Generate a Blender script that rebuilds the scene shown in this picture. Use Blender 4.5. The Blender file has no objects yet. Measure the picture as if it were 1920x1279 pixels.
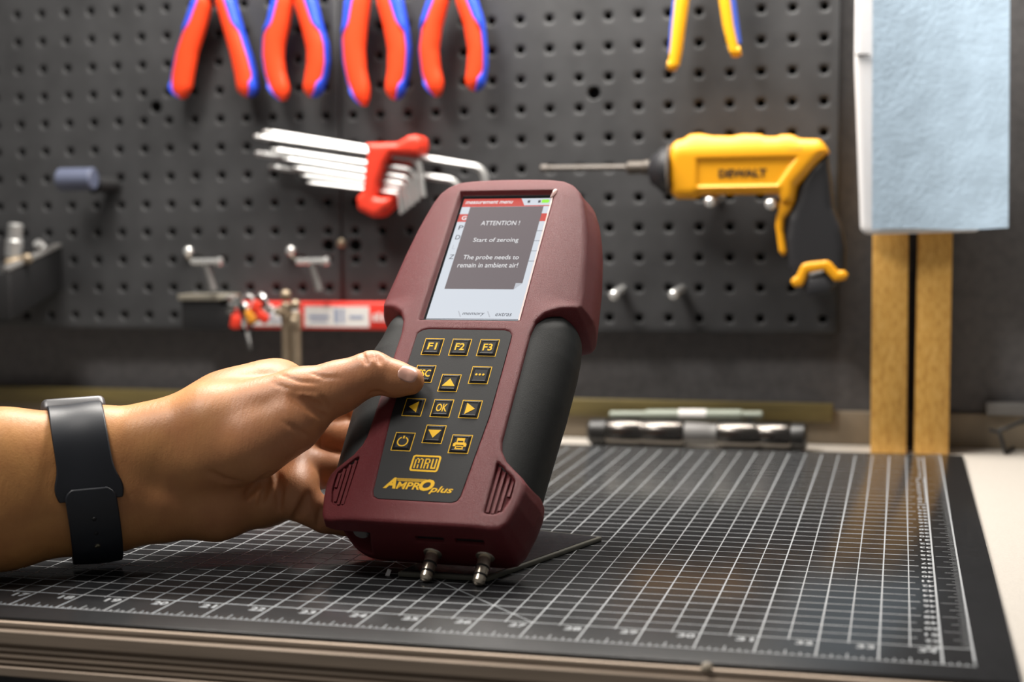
import bpy, bmesh, math, random
import numpy as np
from mathutils import Vector, Matrix

random.seed(7)
U = 0.0254                      # everything below is measured in inches, U turns inches into metres
SC = bpy.context.scene
COL = SC.collection
PI = math.pi

# ------------------------------------------------------------------ camera
cam_d = bpy.data.cameras.new('camera')
cam = bpy.data.objects.new('camera', cam_d)
COL.objects.link(cam)
SC.camera = cam
R_RIGHT = Vector((0.96667186, 0.25584432, -0.00944402))
R_DOWN = Vector((0.01025887, -0.07556734, -0.99708793))
R_FWD = Vector((-0.25581295, 0.96375996, -0.07567349))
CAM = Vector((33.287585, -23.981420, 7.001201))
m = Matrix((R_RIGHT, -R_DOWN, -R_FWD)).transposed().to_4x4()
m.translation = CAM * U
cam.matrix_world = m
cam_d.sensor_width = 36.0
cam_d.lens = 36.0 * 2750.25 / 1920.0
cam_d.clip_start = 0.02
cam_d.clip_end = 50
cam_d.dof.use_dof = True
cam_d.dof.focus_distance = 31.3 * U
cam_d.dof.aperture_fstop = 5.4
cam_d.dof.aperture_blades = 0

# ------------------------------------------------------------------ world, lights, exposure
SC.view_settings.view_transform = 'Standard'
SC.view_settings.look = 'None'
SC.view_settings.gamma = 1.0
SC.view_settings.exposure = 0.35
SC.view_settings.use_curve_mapping = False
world = bpy.data.worlds.new('world')
SC.world = world
world.use_nodes = True
world.node_tree.nodes['Background'].inputs[0].default_value = (1.0, 0.97, 0.93, 1)
world.node_tree.nodes['Background'].inputs[1].default_value = 0.11


def area(name, loc, target, sx, sy, power, color=(1, 1, 1)):
    d = bpy.data.lights.new(name, 'AREA')
    d.shape = 'RECTANGLE'
    d.size, d.size_y = sx * U, sy * U
    d.energy = power
    d.color = color
    o = bpy.data.objects.new(name, d)
    COL.objects.link(o)
    o.location = Vector(loc) * U
    o.rotation_euler = (Vector(target) - Vector(loc)).to_track_quat('-Z', 'Y').to_euler()
    return o


area('bench_light', (21, 18.3, 25.5), (23, 7, 0), 28, 5, 11.0, (1.0, 0.95, 0.88))
area('ceiling_light', (4, -8, 46), (22, 12, 3), 12, 10, 8.5, (1.0, 0.95, 0.89))


# ------------------------------------------------------------------ materials
def new_mat(name):
    mt = bpy.data.materials.new(name)
    mt.use_nodes = True
    return mt, mt.node_tree.nodes, mt.node_tree.links, mt.node_tree.nodes['Principled BSDF']


def M(name, col, rough=0.5, metal=0.0, spec=0.5, bump=0.0, bscale=40.0, var=0.0, vscale=8.0, coat=0.0,
      emit=None, estr=0.0, sss=0.0, detail=4.0, stretch=None, rvar=0.0):
    """principled material with optional noise relief, colour variation and roughness variation (object coordinates, per inch)"""
    mt, N, L, b = new_mat(name)
    b.inputs['Base Color'].default_value = (*col, 1)
    b.inputs['Roughness'].default_value = rough
    b.inputs['Metallic'].default_value = metal
    b.inputs['Specular IOR Level'].default_value = spec
    b.inputs['Coat Weight'].default_value = coat
    if sss:
        b.inputs['Subsurface Weight'].default_value = sss
        b.inputs['Subsurface Radius'].default_value = (0.006, 0.0025, 0.0012)
        b.inputs['Subsurface Scale'].default_value = 1.0
    if emit:
        b.inputs['Emission Color'].default_value = (*emit, 1)
        b.inputs['Emission Strength'].default_value = estr
    tc = mp = None
    if bump or var or rvar:
        tc = N.new('ShaderNodeTexCoord')
        mp = N.new('ShaderNodeMapping')
        s = 1.0 / U
        st = stretch or (1, 1, 1)
        mp.inputs['Scale'].default_value = (s * st[0], s * st[1], s * st[2])
        L.new(tc.outputs['Object'], mp.inputs['Vector'])
    if bump:
        n = N.new('ShaderNodeTexNoise')
        n.inputs['Scale'].default_value = bscale
        n.inputs['Detail'].default_value = detail
        bp = N.new('ShaderNodeBump')
        bp.inputs['Strength'].default_value = bump
        bp.inputs['Distance'].default_value = 0.0004
        L.new(mp.outputs[0], n.inputs['Vector'])
        L.new(n.outputs['Fac'], bp.inputs['Height'])
        L.new(bp.outputs[0], b.inputs['Normal'])
    if var:
        n = N.new('ShaderNodeTexNoise')
        n.inputs['Scale'].default_value = vscale
        n.inputs['Detail'].default_value = 5.0
        r = N.new('ShaderNodeMapRange')
        r.inputs[3].default_value = 1 - var
        r.inputs[4].default_value = 1 + var
        r.inputs[1].default_value = 0.3
        r.inputs[2].default_value = 0.7
        mx = N.new('ShaderNodeMix')
        mx.data_type = 'RGBA'
        mx.blend_type = 'MULTIPLY'
        mx.inputs[0].default_value = 1.0
        mx.inputs[6].default_value = (*col, 1)
        L.new(mp.outputs[0], n.inputs['Vector'])
        L.new(n.outputs['Fac'], r.inputs[0])
        L.new(r.outputs[0], mx.inputs[7])
        L.new(mx.outputs[2], b.inputs['Base Color'])
    if rvar:
        n = N.new('ShaderNodeTexNoise')
        n.inputs['Scale'].default_value = vscale * 0.6
        n.inputs['Detail'].default_value = 6.0
        r = N.new('ShaderNodeMapRange')
        r.inputs[1].default_value = 0.3
        r.inputs[2].default_value = 0.7
        r.inputs[3].default_value = max(0.02, rough - rvar)
        r.inputs[4].default_value = rough + rvar
        L.new(mp.outputs[0], n.inputs['Vector'])
        L.new(n.outputs['Fac'], r.inputs[0])
        L.new(r.outputs[0], b.inputs['Roughness'])
    return mt


MAT = dict(
    wall=M('wall_charcoal', (0.098, 0.094, 0.097), 0.85, bump=0.5, bscale=30, var=0.15, vscale=3),
    floor=M('floor_dark', (0.012, 0.012, 0.013), 0.7, var=0.2, vscale=0.4),
    trim=M('trim_beige', (0.21, 0.17, 0.12), 0.6, var=0.12, vscale=1.2),
    peg=M('pegboard_black', (0.043, 0.0435, 0.0455), 0.5, spec=0.35, bump=0.25, bscale=10, var=0.22, vscale=0.6, rvar=0.1),
    peg_in=M('pegboard_hollow', (0.004, 0.004, 0.004), 0.9),
    olive=M('olive_strip', (0.125, 0.095, 0.030), 0.55, var=0.25, vscale=1.5, stretch=(0.3, 2, 4)),
    desk=M('desk_laminate', (0.52, 0.48, 0.43), 0.45, bump=0.12, bscale=60, var=0.07, vscale=22),
    alu=M('bench_edge_aluminium', (0.44, 0.345, 0.265), 0.48, metal=0.25, bump=0.12, bscale=12, stretch=(0.15, 3, 3), var=0.12, vscale=3),
    matb=M('mat_black_vinyl', (0.018, 0.0185, 0.0198), 0.21, spec=0.26, bump=0.02, bscale=70, var=0.12, vscale=5),
    print=M('mat_white_print', (0.33, 0.345, 0.36), 0.5, var=0.12, vscale=6),
    plate=M('plate_black', (0.008, 0.008, 0.012), 0.5, spec=0.25, bump=0.3, bscale=20, rvar=0.1, vscale=9),
    plate_rim=M('plate_grey_rim', (0.11, 0.107, 0.085), 0.6, var=0.1, vscale=5),
    maroon=M('maroon_plastic', (0.132, 0.0165, 0.0205), 0.50, spec=0.27, bump=0.9, bscale=100, detail=1, var=0.16, vscale=50),
    rubber=M('grip_rubber', (0.018, 0.019, 0.019), 0.6, spec=0.25, bump=0.2, bscale=50, var=0.1, vscale=6),
    keypad=M('keypad_film', (0.014, 0.0145, 0.0155), 0.6, spec=0.2, bump=0.12, bscale=50),
    key=M('keypad_key', (0.011, 0.0115, 0.0135), 0.55, spec=0.14),
    yellow=M('keypad_yellow', (0.80, 0.46, 0.020), 0.6, spec=0.15),
    glass=M('screen_glass', (0.006, 0.006, 0.008), 0.12),
    s_white=M('screen_white', (0.02, 0.02, 0.02), 0.35, spec=0.1, emit=(0.80, 0.86, 0.95), estr=0.60),
    s_grey=M('screen_grey', (0.03, 0.01, 0.01), 0.35, spec=0.1, emit=(0.104, 0.110, 0.122), estr=0.80),
    s_red=M('screen_red', (0.03, 0.01, 0.01), 0.35, spec=0.1, emit=(0.62, 0.05, 0.035), estr=0.70),
    s_dark=M('screen_ink', (0.01, 0.01, 0.01), 0.35, spec=0.1, emit=(0.02, 0.02, 0.035), estr=1.0),
    s_text=M('screen_text', (0.02, 0.02, 0.02), 0.35, spec=0.1, emit=(0.86, 0.86, 0.88), estr=0.72),
    s_pale=M('screen_pale', (0.02, 0.02, 0.02), 0.35, spec=0.1, emit=(0.40, 0.42, 0.47), estr=0.9),
    s_green=M('screen_green', (0.01, 0.02, 0.01), 0.15, emit=(0.30, 0.78, 0.05), estr=0.9),
    film=M('screen_edge_highlight', (0.66, 0.46, 0.42), 0.3),  # pale pink carries the bright highlight along the screen edge
    filmtab=M('clear_film_tab', (0.36, 0.22, 0.20), 0.25),
    chrome=M('chrome', (0.80, 0.80, 0.79), 0.26, metal=0.75),
    silver=M('satin_silver', (0.44, 0.44, 0.435), 0.36, metal=0.6, spec=0.5),
    steel=M('nozzle_steel', (0.68, 0.60, 0.49), 0.27, metal=0.88, bump=0.1, bscale=30),
    oring=M('black_rubber_ring', (0.010, 0.010, 0.011), 0.5),
    port=M('black_port', (0.006, 0.006, 0.007), 0.5),
    skin=None,
    nail=M('thumb_nail', (0.66, 0.37, 0.29), 0.24, spec=0.6, sss=0.05),
    strap=M('watch_strap_navy', (0.012, 0.0145, 0.021), 0.45, bump=0.06, bscale=40),
    case=M('watch_case_grey', (0.10, 0.10, 0.105), 0.4, metal=0.4),
    pin=M('watch_pin_brass', (0.55, 0.50, 0.36), 0.3, metal=1.0),
    red=M('plier_red', (0.86, 0.060, 0.012), 0.38, bump=0.08, bscale=30),
    blue=M('plier_blue', (0.025, 0.085, 0.72), 0.38),
    tool=M('plier_steel', (0.45, 0.45, 0.46), 0.35, metal=1.0),
    hyel=M('handle_yellow', (0.82, 0.40, 0.006), 0.4),
    hblue=M('handle_blue', (0.055, 0.11, 0.52), 0.42),
    keyred=M('hex_holder_red', (0.76, 0.045, 0.020), 0.42),
    dyel=M('driver_yellow', (0.80, 0.35, 0.004), 0.42, bump=0.05, bscale=30),
    dblk=M('driver_black', (0.015, 0.015, 0.0175), 0.5, bump=0.2, bscale=25),
    dtxt=M('driver_print', (0.05, 0.028, 0.01), 0.5),
    dgrey=M('driver_grey', (0.17, 0.165, 0.16), 0.45),
    bitm=M('bit_steel', (0.085, 0.07, 0.058), 0.5, metal=0.2),
    white=M('white_board', (0.64, 0.63, 0.635), 0.5),
    towel=M('blue_towel', (0.43, 0.56, 0.69), 0.9, bump=1.0, bscale=7, var=0.12, vscale=1.1, detail=8),
    dark=M('dark_plastic', (0.014, 0.014, 0.015), 0.45),
    darktop=M('dark_bracket_lit', (0.22, 0.20, 0.16), 0.5),  # light on the bracket's top face put into the colour
    gun=M('polished_dark_steel', (0.13, 0.12, 0.11), 0.26, metal=1.0),
    gunblk=M('black_end_cap', (0.016, 0.015, 0.014), 0.4),
    pen=M('pale_green_rod', (0.27, 0.30, 0.245), 0.4),
    bronze=M('bronze_rod', (0.34, 0.27, 0.19), 0.42, metal=0.6, var=0.15, vscale=3),
    lblred=M('label_red', (0.72, 0.035, 0.022), 0.45),
    lblwht=M('label_white', (0.76, 0.73, 0.70), 0.5),
    lblink=M('label_ink', (0.30, 0.34, 0.46), 0.5),
    slate=M('slate_blue_cap', (0.10, 0.115, 0.175), 0.4),
    tag_o=M('orange_tag', (0.85, 0.33, 0.03), 0.45),
    cable=M('black_cable', (0.012, 0.012, 0.012), 0.5),
    greybox=M('grey_box', (0.16, 0.155, 0.15), 0.5),
)


def wood_mat():
    mt, N, L, b = new_mat('plank_plywood')
    tc = N.new('ShaderNodeTexCoord')
    mp = N.new('ShaderNodeMapping')
    mp.inputs['Scale'].default_value = (3.4 / U, 3.4 / U, 1.3 / U)
    n = N.new('ShaderNodeTexNoise')
    n.inputs['Scale'].default_value = 2.2
    n.inputs['Detail'].default_value = 8
    n.inputs['Roughness'].default_value = 0.65
    cr = N.new('ShaderNodeValToRGB')
    cr.color_ramp.elements[0].position = 0.28
    cr.color_ramp.elements[0].color = (0.44, 0.21, 0.04, 1)
    cr.color_ramp.elements[1].position = 0.72
    cr.color_ramp.elements[1].color = (0.82, 0.50, 0.15, 1)
    e = cr.color_ramp.elements.new(0.48)
    e.color = (0.66, 0.36, 0.075, 1)
    L.new(tc.outputs['Object'], mp.inputs[0])
    L.new(mp.outputs[0], n.inputs['Vector'])
    L.new(n.outputs['Fac'], cr.inputs[0])
    L.new(cr.outputs[0], b.inputs['Base Color'])
    b.inputs['Roughness'].default_value = 0.6
    return mt


MAT['wood'] = wood_mat()


def skin_mat():
    mt, N, L, b = new_mat('skin_tan')
    tc = N.new('ShaderNodeTexCoord')
    mp = N.new('ShaderNodeMapping')
    mp.inputs['Scale'].default_value = (1 / U, 1 / U, 1 / U)
    L.new(tc.outputs['Object'], mp.inputs[0])
    n = N.new('ShaderNodeTexNoise')
    n.inputs['Scale'].default_value = 1.3
    n.inputs['Detail'].default_value = 6
    L.new(mp.outputs[0], n.inputs['Vector'])
    cr = N.new('ShaderNodeValToRGB')
    cr.color_ramp.elements[0].position = 0.3
    cr.color_ramp.elements[0].color = (0.48, 0.205, 0.070, 1)
    cr.color_ramp.elements[1].position = 0.7
    cr.color_ramp.elements[1].color = (0.62, 0.300, 0.100, 1)
    L.new(n.outputs['Fac'], cr.inputs[0])
    # the palm side and finger pads are pinker than the wrist and forearm
    sep = N.new('ShaderNodeSeparateXYZ')
    L.new(mp.outputs[0], sep.inputs[0])
    mr = N.new('ShaderNodeMapRange')
    mr.inputs[1].default_value = -1.2
    mr.inputs[2].default_value = 3.2
    L.new(sep.outputs[0], mr.inputs[0])
    mx = N.new('ShaderNodeMix')
    mx.data_type = 'RGBA'
    mx.inputs[7].default_value = (0.54, 0.225, 0.135, 1)
    ml = N.new('ShaderNodeMath')
    ml.operation = 'MULTIPLY'
    ml.inputs[1].default_value = 0.55
    L.new(mr.outputs[0], ml.inputs[0])
    L.new(ml.outputs[0], mx.inputs[0])
    L.new(cr.outputs[0], mx.inputs[6])
    L.new(mx.outputs[2], b.inputs['Base Color'])
    b.inputs['Roughness'].default_value = 0.47
    b.inputs['Specular IOR Level'].default_value = 0.42
    b.inputs['Subsurface Weight'].default_value = 0.06
    b.inputs['Subsurface Radius'].default_value = (0.005, 0.002, 0.001)
    b.inputs['Subsurface Scale'].default_value = 1.0
    # fine relief: skin cells plus soft cross-wrinkles
    v = N.new('ShaderNodeTexVoronoi')
    v.inputs['Scale'].default_value = 26
    L.new(mp.outputs[0], v.inputs['Vector'])
    mp2 = N.new('ShaderNodeMapping')
    mp2.inputs['Rotation'].default_value = (0, 0.5, 0)
    mp2.inputs['Scale'].default_value = (9, 3, 2.2)
    L.new(mp.outputs[0], mp2.inputs[0])
    w = N.new('ShaderNodeTexNoise')
    w.inputs['Scale'].default_value = 1.6
    w.inputs['Detail'].default_value = 5
    L.new(mp2.outputs[0], w.inputs['Vector'])
    add = N.new('ShaderNodeMath')
    add.operation = 'MULTIPLY_ADD'
    add.inputs[1].default_value = 0.22
    L.new(v.outputs['Distance'], add.inputs[0])
    L.new(w.outputs['Fac'], add.inputs[2])
    bp = N.new('ShaderNodeBump')
    bp.inputs['Strength'].default_value = 0.32
    bp.inputs['Distance'].default_value = 0.0006
    L.new(add.outputs[0], bp.inputs['Height'])
    L.new(bp.outputs[0], b.inputs['Normal'])
    return mt


MAT['skin'] = skin_mat()


# ------------------------------------------------------------------ mesh helpers (inches)
ORG = {}                        # origin in inches of every top-level Empty or mesh (children are written relative to it)


def V(*a):
    return Vector(a[0]) if len(a) == 1 else Vector(a)


def frame(axis):
    a = Vector(axis).normalized()
    h = Vector((0, 0, 1)) if abs(a.z) < 0.9 else Vector((1, 0, 0))
    u = a.cross(h).normalized()
    return u, a.cross(u).normalized(), a


class MB:
    def __init__(s):
        s.v, s.f = [], []

    def add(s, vs, fs):
        k = len(s.v)
        s.v += [Vector(p) for p in vs]
        s.f += [[i + k for i in f] for f in fs]
        return s

    def box(s, x0, y0, z0, x1, y1, z1):
        p = [(x0, y0, z0), (x1, y0, z0), (x1, y1, z0), (x0, y1, z0), (x0, y0, z1), (x1, y0, z1), (x1, y1, z1), (x0, y1, z1)]
        return s.add(p, [(0, 3, 2, 1), (4, 5, 6, 7), (0, 1, 5, 4), (1, 2, 6, 5), (2, 3, 7, 6), (3, 0, 4, 7)])

    def hexa(s, p):
        return s.add(p, [(0, 3, 2, 1), (4, 5, 6, 7), (0, 1, 5, 4), (1, 2, 6, 5), (2, 3, 7, 6), (3, 0, 4, 7)])

    def lathe(s, prof, o, axis, n=24):
        """prof = [(distance along axis, radius)]; closed with end caps"""
        u, w, a = frame(axis)
        o = Vector(o)
        vs = []
        for d, r in prof:
            for i in range(n):
                t = 2 * PI * i / n
                vs.append(o + a * d + (u * math.cos(t) + w * math.sin(t)) * r)
        fs = []
        for k in range(len(prof) - 1):
            for i in range(n):
                j = (i + 1) % n
                fs.append((k * n + i, k * n + j, (k + 1) * n + j, (k + 1) * n + i))
        fs.append(tuple(range(n - 1, -1, -1)))
        fs.append(tuple(range((len(prof) - 1) * n, len(prof) * n)))
        return s.add(vs, fs)

    def tube(s, pts, rad, n=12, sq=None):
        """round (or elliptical, sq = (ru, rw) multipliers) tube along pts; rad a number or list"""
        pts = [Vector(p) for p in pts]
        rs = rad if isinstance(rad, (list, tuple)) else [rad] * len(pts)
        t0 = (pts[1] - pts[0]).normalized()
        u, w, _ = frame(t0)
        vs = []
        for k, p in enumerate(pts):
            t = (pts[min(k + 1, len(pts) - 1)] - pts[max(k - 1, 0)]).normalized()
            u = (u - t * u.dot(t)).normalized()
            w = t.cross(u)
            for i in range(n):
                a = 2 * PI * i / n
                cu, cw = math.cos(a), math.sin(a)
                if sq:
                    cu *= sq[0]
                    cw *= sq[1]
                vs.append(p + (u * cu + w * cw) * rs[k])
        fs = []
        for k in range(len(pts) - 1):
            for i in range(n):
                j = (i + 1) % n
                fs.append((k * n + i, k * n + j, (k + 1) * n + j, (k + 1) * n + i))
        fs.append(tuple(range(n - 1, -1, -1)))
        fs.append(tuple(range((len(pts) - 1) * n, len(pts) * n)))
        return s.add(vs, fs)

    def prism(s, poly, o, xd, yd, d):
        """polygon in the plane (o, xd, yd) pushed out by the vector d"""
        o, xd, yd, d = Vector(o), Vector(xd), Vector(yd), Vector(d)
        n = len(poly)
        a = [o + xd * p[0] + yd * p[1] for p in poly]
        vs = a + [p + d for p in a]
        ar = sum(poly[i][0] * poly[(i + 1) % n][1] - poly[(i + 1) % n][0] * poly[i][1] for i in range(n))
        flip = (xd.cross(yd).dot(d) < 0) != (ar < 0)
        f0, f1 = list(range(n - 1, -1, -1)), list(range(n, 2 * n))
        sd = [(i, (i + 1) % n, (i + 1) % n + n, i + n) for i in range(n)]
        if flip:
            f0, f1, sd = f0[::-1], f1[::-1], [q[::-1] for q in sd]
        return s.add(vs, [f0, f1] + sd)

    def quadstrip(s, rect, o, xd, yd, lift):
        """flat rectangle (x0, y0, x1, y1) in a plane"""
        o, xd, yd = Vector(o), Vector(xd), Vector(yd)
        nrm = xd.cross(yd).normalized() * lift
        x0, y0, x1, y1 = rect
        return s.add([o + xd * x + yd * y + nrm for x, y in ((x0, y0), (x1, y0), (x1, y1), (x0, y1))], [(0, 1, 2, 3)])

    def build(s, name, mat, parent=None, smooth=35, bevel=0.0, bseg=2, origin=None, kind=None, label=None):
        me = bpy.data.meshes.new(name)
        o_in = Vector(origin) if origin is not None else (ORG.get(parent.name, Vector((0, 0, 0))) if parent else Vector((0, 0, 0)))
        me.from_pydata([tuple((p - o_in) * U) for p in s.v], [], s.f)
        me.materials.append(mat)
        ob = bpy.data.objects.new(name, me)
        COL.objects.link(ob)
        if parent:
            ob.parent = parent
            ORG[ob.name] = o_in
        else:
            ob.location = o_in * U
            ORG[ob.name] = o_in
        if smooth:
            me.shade_smooth()
            me.set_sharp_from_angle(angle=math.radians(smooth))
        if bevel:
            bv = ob.modifiers.new('bevel', 'BEVEL')
            bv.width = bevel * U
            bv.segments = bseg
            bv.limit_method = 'ANGLE'
            bv.angle_limit = math.radians(40)
            me.shade_smooth()
        if kind:
            ob['kind'] = kind
        if label:
            ob['label'] = label
        return ob


def thing(name, label, cat, loc=(0, 0, 0), rot=None, group=None):
    o = bpy.data.objects.new(name, None)
    COL.objects.link(o)
    o.empty_display_size = 0.02
    if rot is not None:
        mm = rot.to_4x4()
        mm.translation = Vector(loc) * U
        o.matrix_world = mm
        ORG[o.name] = Vector((0, 0, 0))        # children in local inches
    else:
        o.location = Vector(loc) * U
        ORG[o.name] = Vector(loc)
    o['label'] = label
    o['category'] = cat
    if group:
        o['group'] = group
    return o


def tag(o, label, cat, group=None):
    o['label'] = label
    o['category'] = cat
    if group:
        o['group'] = group
    return o


def structure(o):
    o['kind'] = 'structure'
    return o


_tc = {}


def text_geo(txt, bold=0.0, shear=0.0):
    """flat lettering as (verts2d, faces) with its bounding box moved to the origin"""
    key = (txt, bold, shear)
    if key in _tc:
        return _tc[key]
    cu = bpy.data.curves.new('lettering', 'FONT')
    cu.body = txt
    cu.size = 1.0
    cu.offset = bold
    cu.shear = shear
    cu.resolution_u = 3
    ob = bpy.data.objects.new('lettering', cu)
    COL.objects.link(ob)
    bpy.context.view_layer.update()
    me = bpy.data.meshes.new_from_object(ob.evaluated_get(bpy.context.evaluated_depsgraph_get()))
    vs = [(v.co.x, v.co.y) for v in me.vertices]
    fs = [tuple(p.vertices) for p in me.polygons]
    bpy.data.objects.remove(ob)
    bpy.data.curves.remove(cu)
    bpy.data.meshes.remove(me)
    x0 = min(v[0] for v in vs)
    y0 = min(v[1] for v in vs)
    x1 = max(v[0] for v in vs)
    y1 = max(v[1] for v in vs)
    vs = [(v[0] - x0, v[1] - y0) for v in vs]
    _tc[key] = (vs, fs, x1 - x0, y1 - y0)
    return _tc[key]


def add_text(mb, txt, rect, o, xd, yd, lift=0.004, bold=0.0, shear=0.0):
    """lettering stretched to the rectangle (x0, y0, x1, y1) of the plane (o, xd, yd)"""
    vs, fs, w, h = text_geo(txt, bold, shear)
    o, xd, yd = Vector(o), Vector(xd), Vector(yd)
    nr = xd.cross(yd).normalized() * lift
    x0, y0, x1, y1 = rect
    mb.add([o + xd * (x0 + v[0] / w * (x1 - x0)) + yd * (y0 + v[1] / h * (y1 - y0)) + nr for v in vs], fs)
    return mb


def copy_tree(o, parent=None):
    c = o.copy()
    COL.objects.link(c)
    ORG[c.name] = ORG.get(o.name, Vector((0, 0, 0)))
    if parent:
        c.parent = parent
    for ch in list(o.children):
        copy_tree(ch, c)
    return c


# ------------------------------------------------------------------ distance-field meshing (numpy)
def surf_nets(F, org, h):
    """naive surface nets of the zero set of F (negative inside)"""
    S = F < 0
    nx, ny, nz = F.shape
    cnt = np.zeros((nx - 1, ny - 1, nz - 1), np.int8)
    for a in (0, 1):
        for b in (0, 1):
            for c in (0, 1):
                cnt += S[a:nx - 1 + a, b:ny - 1 + b, c:nz - 1 + c]
    act = (cnt > 0) & (cnt < 8)
    I = np.argwhere(act)
    idx = -np.ones(act.shape, np.int64)
    idx[act] = np.arange(len(I))
    cor = {}
    for a in (0, 1):
        for b in (0, 1):
            for c in (0, 1):
                cor[(a, b, c)] = F[I[:, 0] + a, I[:, 1] + b, I[:, 2] + c].astype(np.float64)
    P = np.zeros((len(I), 3))
    W = np.zeros(len(I))
    for ax in range(3):
        o1, o2 = [(1, 2), (0, 2), (0, 1)][ax]
        for p in (0, 1):
            for q in (0, 1):
                a = [0, 0, 0]
                a[o1], a[o2] = p, q
                b = list(a)
                b[ax] = 1
                fa, fb = cor[tuple(a)], cor[tuple(b)]
                cr = (fa < 0) != (fb < 0)
                t = np.where(cr, fa / np.where(cr, fa - fb, 1), 0)
                pt = np.tile(np.array(a, float), (len(I), 1))
                pt[:, ax] = t
                P[cr] += pt[cr]
                W += cr
    P = (I + P / W[:, None]) * h + np.array(org)
    quads = []
    for ax in range(3):
        o1, o2 = [(1, 2), (2, 0), (0, 1)][ax]
        sl0 = [slice(None)] * 3
        sl1 = [slice(None)] * 3
        sl0[ax], sl1[ax] = slice(0, -1), slice(1, None)
        A, B = S[tuple(sl0)], S[tuple(sl1)]
        E = np.argwhere(A != B)
        E = E[(E[:, o1] > 0) & (E[:, o2] > 0) & (E[:, o1] < F.shape[o1] - 1) & (E[:, o2] < F.shape[o2] - 1)]
        ins = A[E[:, 0], E[:, 1], E[:, 2]]
        d1 = np.zeros(3, int)
        d2 = np.zeros(3, int)
        d1[o1], d2[o2] = 1, 1
        q = [idx[tuple((E - d).T)] for d in (d1 + d2, d2, np.zeros(3, int), d1)]
        Q = np.stack(q, 1)
        Q[~ins] = Q[~ins][:, ::-1]
        quads.append(Q)
    return P, np.concatenate(quads)


def np_object(name, P, Q, mat, parent=None, origin=(0, 0, 0)):
    me = bpy.data.meshes.new(name)
    o = np.array(origin)
    co = ((P - o) * U).astype(np.float32)
    me.vertices.add(len(co))
    me.vertices.foreach_set('co', co.ravel())
    me.loops.add(Q.size)
    me.loops.foreach_set('vertex_index', Q.astype(np.int32).ravel())
    me.polygons.add(len(Q))
    me.polygons.foreach_set('loop_start', np.arange(0, Q.size, 4, dtype=np.int32))
    me.update(calc_edges=True)
    me.materials.append(mat)
    me.shade_smooth()
    ob = bpy.data.objects.new(name, me)
    COL.objects.link(ob)
    if parent:
        ob.parent = parent
    else:
        ob.location = Vector(origin) * U
    ORG[ob.name] = Vector(origin)
    return ob


def smin(a, b, k):
    if k <= 0:
        return np.minimum(a, b)
    h = np.maximum(k - np.abs(a - b), 0) / k
    return np.minimum(a, b) - h * h * k * 0.25


def smax(a, b, k):
    return -smin(-a, -b, k)


def sd_cone(p, a, b, ra, rb):
    a, b = np.asarray(a, float), np.asarray(b, float)
    ab = b - a
    t = np.clip(((p - a) @ ab) / max(ab @ ab, 1e-9), 0, 1)
    d = np.linalg.norm(p - (a + t[..., None] * ab), axis=-1)
    return d - (ra + (rb - ra) * t)


def sd_poly(x, y, poly):
    """exact signed distance to a closed 2-D polygon"""
    p = np.array(poly, float)
    n = len(p)
    d = np.full(x.shape, 1e9)
    ins = np.zeros(x.shape, bool)
    for i in range(n):
        a, b = p[i], p[(i + 1) % n]
        e = b - a
        wx, wy = x - a[0], y - a[1]
        t = np.clip((wx * e[0] + wy * e[1]) / (e @ e), 0, 1)
        d = np.minimum(d, (wx - e[0] * t) ** 2 + (wy - e[1] * t) ** 2)
        c = ((a[1] <= y) & (b[1] > y)) | ((b[1] <= y) & (a[1] > y))
        with np.errstate(divide='ignore', invalid='ignore'):
            xi = a[0] + (y - a[1]) / (b[1] - a[1] if b[1] != a[1] else 1e-9) * e[0]
        ins ^= c & (x < xi)
    d = np.sqrt(d)
    return np.where(ins, -d, d)


X3, Y3, Z3 = (1, 0, 0), (0, 1, 0), (0, 0, 1)

# ================================================================== the setting
structure(MB().box(-70, -70, -37, 110, 25.3, -36).build('floor', MAT['floor'], smooth=0))
structure(MB().box(-70, 25.05, -36, 110, 27, 80).build('wall_back', MAT['wall'], smooth=0))
structure(MB().box(-70, 24.80, -0.12, 110, 25.08, 0.98).build('baseboard_back', MAT['trim'], smooth=0, bevel=0.04))

# ------------------------------------------------------------------ workbench
bench = thing('workbench', 'workbench with a pale speckled top and a grooved aluminium front edge', 'workbench', (20, 12, -36))
MB().box(-40, -0.88, -1.0, 75, 24.8, -0.12).build('desk_top', MAT['desk'], bench, smooth=0)
prof = [(-0.86, -1.04), (-0.86, -0.05), (-0.94, -0.035), (-0.99, -0.04), (-1.00, -0.10), (-0.96, -0.12), (-0.96, -0.15), (-1.02, -0.17),
        (-1.05, -0.20), (-1.05, -0.41), (-1.03, -0.44), (-0.93, -0.45), (-0.93, -0.49), (-1.02, -0.505), (-1.03, -0.55), (-0.93, -0.57),
        (-0.93, -0.61), (-1.02, -0.625), (-1.03, -0.67), (-0.93, -0.69), (-0.93, -0.73), (-1.02, -0.745), (-1.03, -0.78), (-0.93, -0.80), (-0.93, -0.83),
        (-1.03, -0.85), (-1.05, -0.87), (-1.05, -1.01), (-1.02, -1.04)]
MB().prism(prof, (-40, 0, 0), Y3, Z3, (115, 0, 0)).build('edge_profile', MAT['alu'], bench, smooth=25)
for lx in (-36, 71):
    for ly in (1.0, 22.5):
        MB().box(lx - 1, ly - 1, -36, lx + 1, ly + 1, -1.0).build('leg', MAT['alu'], bench, smooth=0, bevel=0.1)
tag(MB().lathe([(0, 0.09), (0.04, 0.09), (0.06, 0.05)], (30.35, -0.96, -0.02), (0, -0.6, 0.8), 12).build('crumb', MAT['trim'], origin=(30.35, -0.96, -0.02)),
    'tiny pale crumb lying on the aluminium bench edge under the mat', 'crumb')

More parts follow.
